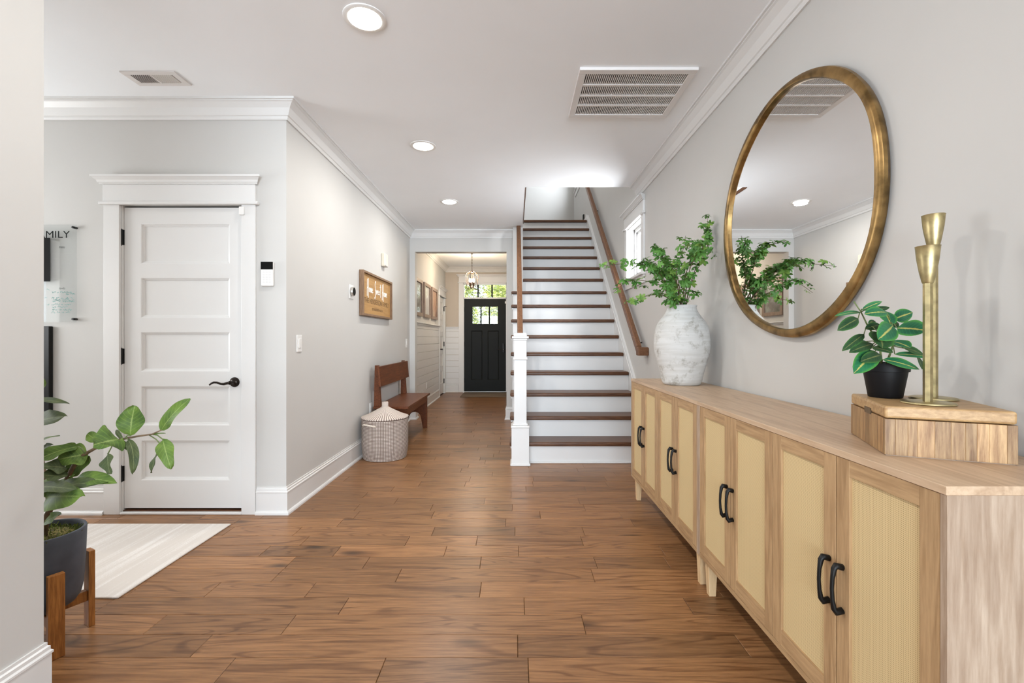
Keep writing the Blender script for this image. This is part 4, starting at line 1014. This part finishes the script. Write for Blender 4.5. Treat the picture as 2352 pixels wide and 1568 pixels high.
def candlestick(c, ztop, label, rb=.056):
    t = thing('candlestick', c, label, 'candlestick', 'brass candlesticks on the wooden box')
    MB().lathe([(.001, 0), (rb - .002, 0), (rb, .002), (rb - .001, .005), (rb - .004, .006), (.001, .006)], c, 48).build('base', 'brass2', t, smooth=True)
    MB().lathe([(.0100, .005), (.0100, ztop - .094)], c, 6, rot=.25).build('stem', 'brass2', t)
    MB().lathe([(.011, 0), (.0125, .003), (.0178, .030), (.0228, .062), (.0255, .094), (.0262, .095), (.0245, .095), (.0215, .062), (.0155, .03), (.001, .02)], (c[0], c[1], c[2] + ztop - .095), 40).build('cup', 'brass2', t, smooth=True)
candlestick((1.062, 1.171, ZB), 1.398 - ZB, 'shorter brass candlestick with a tapered cup standing on the wooden box')
candlestick((1.160, 1.262, ZB), 1.503 - ZB, 'taller brass candlestick with a tapered cup standing behind the shorter one', .053)

# ------------------------------------------------------------------ hall wall things
sy0, sy1, sz0, sz1, sd = 4.43, 5.467, 1.391, 1.836, .045
SG = thing('wall_sign', (XL, (sy0 + sy1) / 2, sz0), 'wood framed tan sign lettered Home Sweet Home on the hall wall', 'sign')
MB().box(XL + .001, XL + .022, sy0 + .01, sy1 - .01, sz0 + .01, sz1 - .01).build('board', 'signboard', SG)
for a, b, c, d in ((sy0, sy0 + .022, sz0, sz1), (sy1 - .022, sy1, sz0, sz1), (sy0 + .022, sy1 - .022, sz0, sz0 + .022), (sy0 + .022, sy1 - .022, sz1 - .022, sz1)):
    MB().box(XL + .001, XL + sd, a, b, c, d).build('frame', 'signframe', SG, bevel=.002)
G = {  # handwritten strokes: lists of polylines, advance width
    'H': ([[(.1, -.9), (.2, 2.6)], [(.75, -1.2), (.85, 2.8)], [(.0, .55), (.45, .9), (.95, .75)]], 1.15),
    'o': ([[(.3, .95), (.08, .6), (.1, .15), (.35, 0), (.6, .3), (.55, .8), (.3, .95), (.75, .75)]], .75),
    'm': ([[(.05, 0), (.1, .95), (.12, .5), (.35, .95), (.42, 0), (.45, .5), (.68, .95), (.75, .05), (.9, .15)]], .92),
    'e': ([[(.05, .45), (.5, .6), (.42, .95), (.15, .8), (.08, .3), (.3, 0), (.65, .2)]], .7),
    'S': ([[(.95, 2.5), (.6, 2.7), (.35, 2.0), (.5, 1.1), (.6, .2), (.5, -.8), (.2, -1.1), (.05, -.7)]], 1.0),
    'w': ([[(.05, .95), (.2, 0), (.42, .8), (.6, 0), (.85, .95), (1.0, .85)]], 1.0),
    't': ([[(.35, 2.4), (.3, .3), (.5, -.5)], [(.0, 1.75), (.8, 1.95)]], .7), ' ': ([], .8)}
def script(txt, y0, z0, sy_, sz_, X, rad):
    mb = MB(); a = 0
    for ch in txt:
        for st in G[ch][0]: mb.tube([(X, y0 + (a + u) * sy_, z0 + w_ * sz_) for u, w_ in st], rad, 5)
        a += G[ch][1]
    return mb
tw_ = sum(G[c][1] for c in 'Home Sweet Home')
script('Home Sweet Home', sy0 + .16, sz0 + .248, .72 / tw_, .050, XL + .0235, .0036).build('script_lettering', 'white_print', SG)
def wall_text(body, size, fn, nm, m, root): return place_text(text_mb(body, size), fn).build(nm, m, root)
def fit(body, width, height, fn, nm, m, root):
    mb = text_mb(body, 1.0); a = np.array(mb.v); x0, x1, y0, y1 = a[:, 0].min(), a[:, 0].max(), a[:, 1].min(), a[:, 1].max()
    return place_text(mb, lambda x, y: fn((x - x0) / (x1 - x0) * width, (y - y0) / (y1 - y0) * height)).build(nm, m, root)
fit('THE HENDERSON FAMILY', .86, .052, lambda u, w_: Vector((XL + .0232, sy0 + .09 + u, sz0 + .135 + w_)), 'name_lettering', 'brown_print', SG)
fit('ESTABLISHED 10.20.14', .38, .026, lambda u, w_: Vector((XL + .0232, sy0 + .33 + u, sz0 + .068 + w_)), 'date_lettering', 'brown_print', SG)

TH = thing('thermostat', (XL, 4.21, 1.595), 'round dial thermostat with dark face on the hall wall beside the sign', 'thermostat')
MB().box(XL, XL + .006, 4.155, 4.265, 1.53, 1.66).build('back_plate', 'white_plastic', TH, bevel=.006)
def xlathe(prof, c, n=32, sgn=1):
    mb = MB(); m = len(prof)
    for r0, h in prof:
        for k in range(n):
            a = 2 * math.pi * k / n; mb.v.append((c[0] + sgn * h, c[1] + r0 * math.cos(a), c[2] + r0 * math.sin(a)))
    for i in range(m - 1):
        for k in range(n): mb.f.append((i * n + k, i * n + (k + 1) % n, (i + 1) * n + (k + 1) % n, (i + 1) * n + k))
    mb.f.append(tuple(range(n))); mb.f.append(tuple(range((m - 1) * n, m * n))); return mb
xlathe([(.038, .006), (.041, .009), (.042, .028), (.040, .031)], (XL, 4.21, 1.597)).build('dial', 'nickel', TH, smooth=True)
xlathe([(.038, .0305), (.036, .0325)], (XL, 4.21, 1.597)).build('screen', 'black_print', TH, smooth=True)
DC = thing('door_chime', (XL, 5.22, 2.0), 'cream plastic chime box on the wall above the sign', 'door chime')
MB().box(XL, XL + .045, 5.155, 5.285, 1.985, 2.135).build('cover', 'cream_plastic', DC, bevel=.012, seg=3)
MB().box(XL + .003, XL + .05, 5.165, 5.275, 1.988, 1.998).build('grille', 'grey_print', DC)
KP = thing('alarm_keypad', (-1.634, YA, 1.51), 'white alarm keypad with black screen beside the white panel door', 'keypad')
MB().box(-1.675, -1.594, YA - .024, YA, 1.507, 1.668).build('body', 'white_plastic', KP, bevel=.008, seg=3)
MB().box(-1.674, -1.595, YA - .026, YA - .022, 1.617, 1.667).build('screen', 'black_print', KP, bevel=.001)
for rr0 in range(5):
    for cc in range(3): MB().box(-1.661 + cc * .020, -1.647 + cc * .020, YA - .0255, YA - .0235, 1.531 + rr0 * .016, 1.541 + rr0 * .016).build('key', 'trim', KP, bevel=.002)
def plate(nm, fr, label, cat, kind):
    t = thing(nm, tuple(fr(0, 0, -.057)), label, cat)
    def b(a0, a1, o0, o1, z0, z1, n_, m='white_plastic', bev=.0015): MB().hexa([fr(a0, o0, z0), fr(a1, o0, z0), fr(a1, o1, z0), fr(a0, o1, z0)], [fr(a0, o0, z1), fr(a1, o0, z1), fr(a1, o1, z1), fr(a0, o1, z1)]).build(n_, m, t, bevel=bev)
    b(-.036, .036, 0, .006, -.059, .059, 'cover_plate')
    if kind == 'switch': b(-.017, .017, .006, .010, -.033, .033, 'rocker'); b(-.003, .003, .010, .012, -.028, -.024, 'indicator', 'grey_print', 0)
    else:
        for z in (-.022, .022): b(-.016, .016, .006, .009, z - .014, z + .014, 'socket')
frL = lambda y, z: (lambda a, o, h: Vector((XL + o, y + a, z + h)))
plate('light_switch', frL(3.195, 1.128), 'white rocker light switch on the wall corner beside the panel door', 'light switch', 'switch')
plate('light_switch', frL(6.36, 1.10), 'white light switch on the wall above the bench near the entry opening', 'light switch', 'switch')
plate('wall_outlet', frL(4.78, .43), 'white wall outlet low on the wall behind the basket', 'outlet', 'outlet')
frS = (lambda a, o, h: Vector((XL + .012 + o, 7.76 + a, .37 + h)))
plate('wall_outlet', frS, 'white wall outlet low on the shiplap boards of the entry', 'outlet', 'outlet')

# acrylic family board
bx0, bx1, bz0, bz1, by = -3.75, -2.888, 1.27, 1.912, YA - .024
AB = thing('acrylic_board', ((bx0 + bx1) / 2, YA, bz0), 'clear acrylic family planner board with teal handwriting on the nook wall', 'planner board')
MB().box(bx0, bx1, by, by + .004, bz0, bz1).build('panel', 'acrylic', AB)
for x, z in ((bx1 - .02, bz1 - .018), (bx1 - .02, bz0 + .02), (bx0 + .02, bz1 - .018), (bx0 + .02, bz0 + .02)):
    mb = MB().tube([(x, YA - .001, z), (x, by - .006, z)], .0075, 12); mb.build('standoff', 'black', AB, smooth=True)
fx = lambda px, py: ((px - CX) / (F / by), CH + (CY - py) / (F / by))
def btext(body, x0, z0, w_, h_, m, nm): fit(body, w_, h_, lambda u, v_: Vector((x0 + u, by - .001, z0 + v_)), nm, m, AB)
x_r, z_b = fx(161, 546)
btext('FAMILY', x_r - .245, z_b, .245, .045, 'black_print', 'title_lettering')
a_, b_ = fx(136, 570); btext('menu', a_, b_, .038, .012, 'black_print', 'menu_lettering')
a_, b_ = fx(136, 664); btext('to-do', a_, b_, .040, .014, 'black_print', 'todo_lettering')
mb = MB()
for yy in (582, 594, 606, 617, 629, 641, 653, 738):
    a_, b_ = fx(120, yy); mb.box(a_, a_ + .135, by - .0012, by - .0006, b_ - .0006, b_ + .0006)
mb.build('rule_lines', 'grey_print', AB)
mb = MB(); rg = random.Random(2)
for yy, x0_, x1_ in ((671, 120, 172), (675, 152, 172), (684, 119, 168), (689, 122, 175), (692, 120, 172), (699, 119, 164), (705, 121, 160), (711, 120, 170), (717, 119, 164), (665, 108, 115), (684, 103, 112), (699, 108, 115)):
    a_, b_ = fx(x0_, yy); c_, _ = fx(x1_, yy); pts = []; x = a_
    while x < c_:
        pts.append((x, by - .001, b_ + rg.uniform(-.006, .006))); x += rg.uniform(.002, .005)
        if rg.random() < .12 and len(pts) > 2: mb.tube(pts, .0009, 4); pts = []; x += .008
    if len(pts) > 2: mb.tube(pts, .0009, 4)
mb.build('handwriting', 'teal_ink', AB)
a_, b_ = fx(107, 646); c_, d_ = fx(115.5, 546); MB().box(a_ - .12, c_, by - .0014, by - .0006, b_, d_).build('black_block', 'black_print', AB)
a_, b_ = fx(60, 945); c_, d_ = fx(114, 742)
o = MB().box(a_ - .2, c_, YA - .028, YA - .001, b_, d_ - .02).build('wall_panel', 'black', bevel=.003); tag(o, 'tall black panel hung on the nook wall under the acrylic board', 'panel')

# entry pictures
for k, (ya_, yb_, art, lab) in enumerate(((6.80, 7.36, 'art1', 'framed landscape print beside the entry opening'), (7.50, 8.06, 'art2', 'framed pale print between two other pictures in the entry'), (8.20, 8.76, 'art3', 'framed rust coloured print next to the closet door in the entry'))):
    t = thing('picture_frame', (XL, (ya_ + yb_) / 2, 1.5), lab, 'picture', 'pictures on the entry wall')
    za, zb, w_ = 1.52, 2.10, .055
    for a, b, c, d in ((ya_, ya_ + w_, za, zb), (yb_ - w_, yb_, za, zb), (ya_ + w_, yb_ - w_, za, za + w_), (ya_ + w_, yb_ - w_, zb - w_, zb)):
        MB().box(XL + .001, XL + .032, a, b, c, d).build('moulding', 'picframe', t, bevel=.003)
    MB().box(XL + .001, XL + .010, ya_ + w_ - .005, yb_ - w_ + .005, za + w_ - .005, zb - w_ + .005).build('print', art, t)
    MB().box(XL + .012, XL + .014, ya_ + w_, yb_ - w_, za + w_, zb - w_).build('pane', 'glass', t)

# ------------------------------------------------------------------ bench
BN = thing('wooden_bench', (-1.29, 5.35, 0), 'reddish brown wooden bench with a plank back against the hall wall', 'bench')
y0, y1 = 4.76, 5.98
MB().box(-1.485, -1.118, y0, y1, .425, .452).build('seat', 'bench', BN, bevel=.003)
MB().box(-1.165, -1.145, y0 + .07, y1 - .06, .35, .425).build('apron', 'bench', BN)
for y in (y0 + .05, y1 - .045):
    pts = [(-1.145, .0), (-1.145, .425), (-1.475, .425), (-1.475, 0), (-1.415, 0)]
    pts += [(-1.395, .10), (-1.385, .15), (-1.36, .19), (-1.33, .208), (-1.295, .21), (-1.26, .198), (-1.235, .17), (-1.222, .12), (-1.200, 0)]
    MB().prism(pts, 'y', y - .014, y + .014).build('end_panel', 'bench', BN, bevel=.002)
for y in (y0 + .05, y1 - .05):
    MB().prism([(-1.485, .452), (-1.415, .452), (-1.428, .66), (-1.440, .88), (-1.475, .88), (-1.480, .66)], 'y', y - .028, y + .028).build('back_post', 'bench', BN, bevel=.003)
MB().prism([(-1.418, .66), (-1.396, .66), (-1.412, .872), (-1.434, .872)], 'y', y0 - .03, y1 + .01).build('backrest', 'bench', BN, bevel=.003)

# ------------------------------------------------------------------ basket
kx, ky = -1.278, 4.475
M['basket'] = m_basket(kx, ky); M['basketlid'] = m_basket(kx, ky, False); M['rope'] = plain('cream_rope', (.68, .60, .52), .85, noise=.3, nscale=160)
BK = thing('lidded_basket', (kx, ky, 0), 'round woven cream and brown basket with cone lid in front of the bench', 'basket')
prof = [(.001, .002), (.19, .0)]; nrow = 29
for k in range(nrow):
    z = .0132 * k; rb_ = .200 + .020 * math.sin(min(1, (z + .02) / .16) * math.pi / 2)
    prof += [(rb_ - .003, z + .0005), (rb_ + .002, z + .0066), (rb_ - .003, z + .0127)]
MB().lathe(prof, (kx, ky, .002), 72, True, True).build('body', 'basket', BK, smooth='all')
lp = [(.219, .386), (.225, .392), (.224, .400)]
for k in range(12):
    t = k / 11; rad = .215 * (1 - t) + .036 * t; zz = .402 + .088 * t ** 1.15
    lp += [(rad, zz)]
lp += [(.031, .498), (.031, .535), (.027, .540), (.001, .541)]
MB().lathe(lp, (kx, ky, .002), 72, True, True).build('lid', 'basketlid', BK, smooth='all')
for a in (-2.05, 1.09):
    pts = []
    for j in range(9):
        t = j / 8; g = a + (t - .5) * .75; out = .224 + .026 * math.sin(math.pi * t); pts.append((kx + out * math.cos(g), ky + out * math.sin(g), .335 + .018 * math.sin(math.pi * t)))
    MB().tube(pts, .009, 8).build('handle', 'rope', BK, smooth='all')

# ------------------------------------------------------------------ rugs
o = MB().box(-3.35, -1.772, 2.03, 2.84, 0, .009).build('area_rug', 'rug', bevel=.004); tag(o, 'cream flatwoven rug on the floor before the white panel door', 'rug')
o = MB().box(-1.10, -.14, 9.06, 9.84, 0, .010).build('door_mat', 'mat', bevel=.004); tag(o, 'brown textured mat in front of the black front door', 'door mat')

# ------------------------------------------------------------------ fiddle leaf fig on its stand
fx0, fy0 = -1.797, 1.722
PS = thing('plant_stand', (fx0, fy0, 0), 'four legged wooden plant stand holding the charcoal pot', 'plant stand')
for k, a in enumerate((62, 152, 242, 332)):
    a = R(a); d = Vector((math.cos(a), math.sin(a), 0)); s_ = Vector((-d.y, d.x, 0)); c = Vector((fx0, fy0, 0))
    p0, p1 = c + d * .134, c + d * .155; h = s_ * .023
    MB().hexa([p0 - h, p0 + h, p1 + h, p1 - h], [q_ + Vector((0, 0, .305)) for q_ in (p0 - h, p0 + h, p1 + h, p1 - h)]).build('leg', 'stand', PS, bevel=.002)
for k, a in enumerate((62, 152)):
    a = R(a); d = Vector((math.cos(a), math.sin(a), 0)); s_ = Vector((-d.y, d.x, 0)) * .014; c = Vector((fx0, fy0, 0)); dz = .0 if k else .001
    MB().hexa([c - d * .134 - s_ + Vector((0, 0, .105)), c + d * .134 - s_ + Vector((0, 0, .105)), c + d * .134 + s_ + Vector((0, 0, .105)), c - d * .134 + s_ + Vector((0, 0, .105))],
              [c - d * .134 - s_ + Vector((0, 0, .145 + dz)), c + d * .134 - s_ + Vector((0, 0, .145 + dz)), c + d * .134 + s_ + Vector((0, 0, .145 + dz)), c - d * .134 + s_ + Vector((0, 0, .145 + dz))]).build('cross_bar', 'stand', PS, bevel=.002)
FG = thing('potted_fig', (fx0, fy0, .147), 'fiddle leaf fig with broad leaves in a charcoal pot beside the wall edge', 'potted plant')
MB().lathe([(.001, 0), (.092, .0), (.102, .006), (.114, .025), (.121, .06), (.127, .16), (.131, .280), (.129, .284), (.122, .284), (.119, .278), (.117, .25)], (fx0, fy0, .147), 56, True, False).build('pot', 'greypot', FG, smooth=True)
mp = MB().lathe([(.120, .252), (.09, .266), (.05, .272), (.001, .270)], (fx0, fy0, .147), 40, False, True).build('moss', 'soil', FG, smooth=True)
mb = MB(); rg = random.Random(9)
for k in range(900):
    a = rg.uniform(0, 6.283); r0 = .116 * math.sqrt(rg.random()); b = Vector((fx0 + r0 * math.cos(a), fy0 + r0 * math.sin(a), .147 + .256)); d = Vector((rg.gauss(0, .012), rg.gauss(0, .012), rg.uniform(.008, .026)))
    s_ = Vector((rg.gauss(0, 1), rg.gauss(0, 1), 0)).normalized() * .0022; i0 = len(mb.v)
    mb.v += [tuple(b - s_), tuple(b + s_), tuple(b + d + s_ * .6), tuple(b + d - s_ * .6)]; mb.f.append((i0, i0 + 1, i0 + 2, i0 + 3))
mb.build('moss_tufts', 'moss2', FG, kind='stuff')
q = px3((80, 900), 4.126)
YF = 1.72
tr = [Vector((fx0 + .02, fy0 - .01, .40)), q(110, 1190, 1.70), q(150, 1100, 1.70), q(300, 830, 1.70), q(400, 640, 1.70), q(480, 585, 1.70), q(570, 535, 1.70), q(800, 450, 1.69), q(1000, 415, 1.68), q(1110, 400, 1.67), q(1200, 360, 1.66)]
MB().tube(tr, [.012, .011, .010, .008, .007, .006, .0052, .0045, .0035, .0028, .0022], 8).build('trunk', 'stem', FG, smooth='all')
tr2 = [q(150, 1100, 1.70), q(110, 900, 1.74), q(60, 600, 1.76), q(20, 300, 1.76), q(0, 80, 1.76)]
MB().tube(tr2, [.009, .008, .007, .006, .004], 8).build('trunk', 'stem', FG, smooth='all')
fl = [((-40, 70), (328, 108), 62, 1.74, 1.70, 1, (.1, -.5, .85), .25), ((-20, 300), (283, 225), 150, 1.72, 1.66, 1, (.2, -.8, .5), .4), ((20, 470), (238, 412), 38, 1.74, 1.72, 0, (0, -.4, .9), .2),
      ((30, 560), (165, 500), 75, 1.76, 1.74, 1, (0, -.7, .7), .3), ((408, 515), (20, 640), 125, 1.70, 1.64, 0, (0, -.75, .65), .6), ((505, 590), (225, 640), 190, 1.71, 1.66, 0, (.1, -.8, .5), .5),
      ((512, 605), (300, 800), 130, 1.73, 1.72, 0, (.3, -.9, .2), .2), ((300, 720), (60, 700), 120, 1.68, 1.62, 1, (0, -.8, .6), .4), ((310, 790), (40, 800), 115, 1.67, 1.61, 1, (0, -.7, .7), .4),
      ((368, 830), (765, 850), 115, 1.68, 1.62, 0, (.1, -.7, .7), .6), ((60, 940), (690, 850), 110, 1.66, 1.62, 1, (0, -.6, .8), .4), ((100, 1000), (436, 985), 240, 1.64, 1.58, 0, (0, -.85, .5), .5),
      ((40, 900), (390, 920), 110, 1.62, 1.58, 1, (0, -.6, .8), .3), ((60, 870), (150, 840), 60, 1.7, 1.7, 0, (0, -.7, .7), .3), ((90, 1240), (240, 1160), 100, 1.66, 1.62, 0, (0, -.8, .6), .3),
      ((805, 450), (556, 500), 250, 1.68, 1.60, 0, (.05, -.9, .4), .4), ((590, 460), (498, 395), 85, 1.70, 1.70, 0, (0, -.8, .5), .5), ((690, 590), (712, 778), 108, 1.66, 1.63, 1, (-.2, -.9, .2), .3),
      ((828, 445), (768, 358), 34, 1.69, 1.71, 1, (.4, -.8, .3), .6), ((820, 460), (892, 558), 36, 1.69, 1.66, 1, (.4, -.8, .3), .5), ((905, 415), (945, 128), 190, 1.68, 1.70, 0, (.15, -.95, .1), .3),
      ((1200, 362), (1462, 60), 118, 1.66, 1.65, 0, (-.5, -.8, -.1), .5), ((885, 452), (932, 776), 75, 1.68, 1.64, 1, (.85, -.4, .3), 1.25), ((1215, 520), (1098, 766), 88, 1.67, 1.64, 1, (-.6, -.7, .4), .6),
      ((1212, 450), (1290, 730), 108, 1.67, 1.64, 0, (.4, -.8, .4), .7), ((1105, 405), (1240, 390), 18, 1.67, 1.66, 0, (0, -.5, .85), .2), ((300, 845), (382, 775), 20, 1.67, 1.67, 0, (.3, -.8, .3), .2),
      ((20, 1010), (-160, 900), 200, 1.7, 1.7, 0, (0, -.7, .7), .4), ((0, 700), (-200, 620), 200, 1.76, 1.78, 1, (0, -.7, .7), .4), ((0, 250), (-180, 100), 180, 1.76, 1.80, 0, (0, -.7, .7), .4), ((0, 80), (60, -140), 150, 1.76, 1.80, 0, (0, -.8, .4), .3)]
for b, t, w, yb, yt, mi_, fc, cu in fl:
    pb, pt = q(*b, yb), q(*t, yt)
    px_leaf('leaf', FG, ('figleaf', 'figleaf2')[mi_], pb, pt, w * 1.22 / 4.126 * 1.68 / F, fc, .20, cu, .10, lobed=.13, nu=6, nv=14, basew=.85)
for a, b in (((1110, 400), (1215, 450)), ((1080, 405), (1215, 520)), ((850, 440), (905, 415)), ((480, 585), (408, 515)), ((780, 455), (690, 590)), ((850, 440), (885, 452)), ((330, 800), (368, 830)), ((790, 452), (590, 460))):
    pa, pb = q(*a, 1.675), q(*b, 1.67); MB().tube([pa, (pa + pb) / 2 + Vector((0, 0, .006)), pb], .002, 6).build('petiole', 'stemg', FG, smooth='all')

# ------------------------------------------------------------------ outdoors beyond the front door
gr = MB().box(-9, 9, YD + .35, 26, -.35, -.25).build('ground', 'ground', kind='structure')
pc = MB().box(-3, 2.5, YD + .3, YD + 2.2, -.25, -.02).build('porch_floor', 'concrete', kind='structure')
def shrub(c, rad, label, seed, n=5200, mt='garden'):
    t = thing('garden_tree', (c[0], c[1], -.25), label, 'tree', 'trees seen through the front door glass')
    MB().tube([(c[0], c[1], -.25), (c[0] + .05, c[1], c[2])], [.09, .05], 8).build('trunk', 'stem', t, smooth='all')
    rg = random.Random(seed); mb = MB()
    for k in range(n):
        d = Vector((rg.gauss(0, 1), rg.gauss(0, 1), rg.gauss(0, 1))).normalized() * rg.random() ** .4; p = Vector((c[0] + d.x * rad[0], c[1] + d.y * rad[1], c[2] + d.z * rad[2]))
        a = Vector((rg.gauss(0, 1), rg.gauss(0, 1), rg.gauss(0, .6))).normalized(); b = a.orthogonal().normalized(); s_ = rg.uniform(.035, .075); i0 = len(mb.v)
        mb.v += [tuple(p - a * s_), tuple(p + b * s_ * .5), tuple(p + a * s_), tuple(p - b * s_ * .5)]; mb.f.append((i0, i0 + 1, i0 + 2, i0 + 3))
    mb.build('foliage', mt, t, kind='stuff')
shrub((-2.0, 15.0, 1.9), (.80, .8, 2.0), 'bright green leafy tree seen through the left pane of the front door', 1)
shrub((-.45, 15.4, 2.3), (.68, .8, 2.3), 'bright green leafy tree seen through the middle pane of the front door', 2)
shrub((1.1, 15.2, 1.9), (.80, .8, 1.9), 'bright green leafy tree seen through the right pane of the front door', 3)
shrub((-.6, 19.5, 2.8), (3.4, 1.0, 2.9), 'dark green tree mass behind the lighter garden trees', 4, 12000, 'gardend')
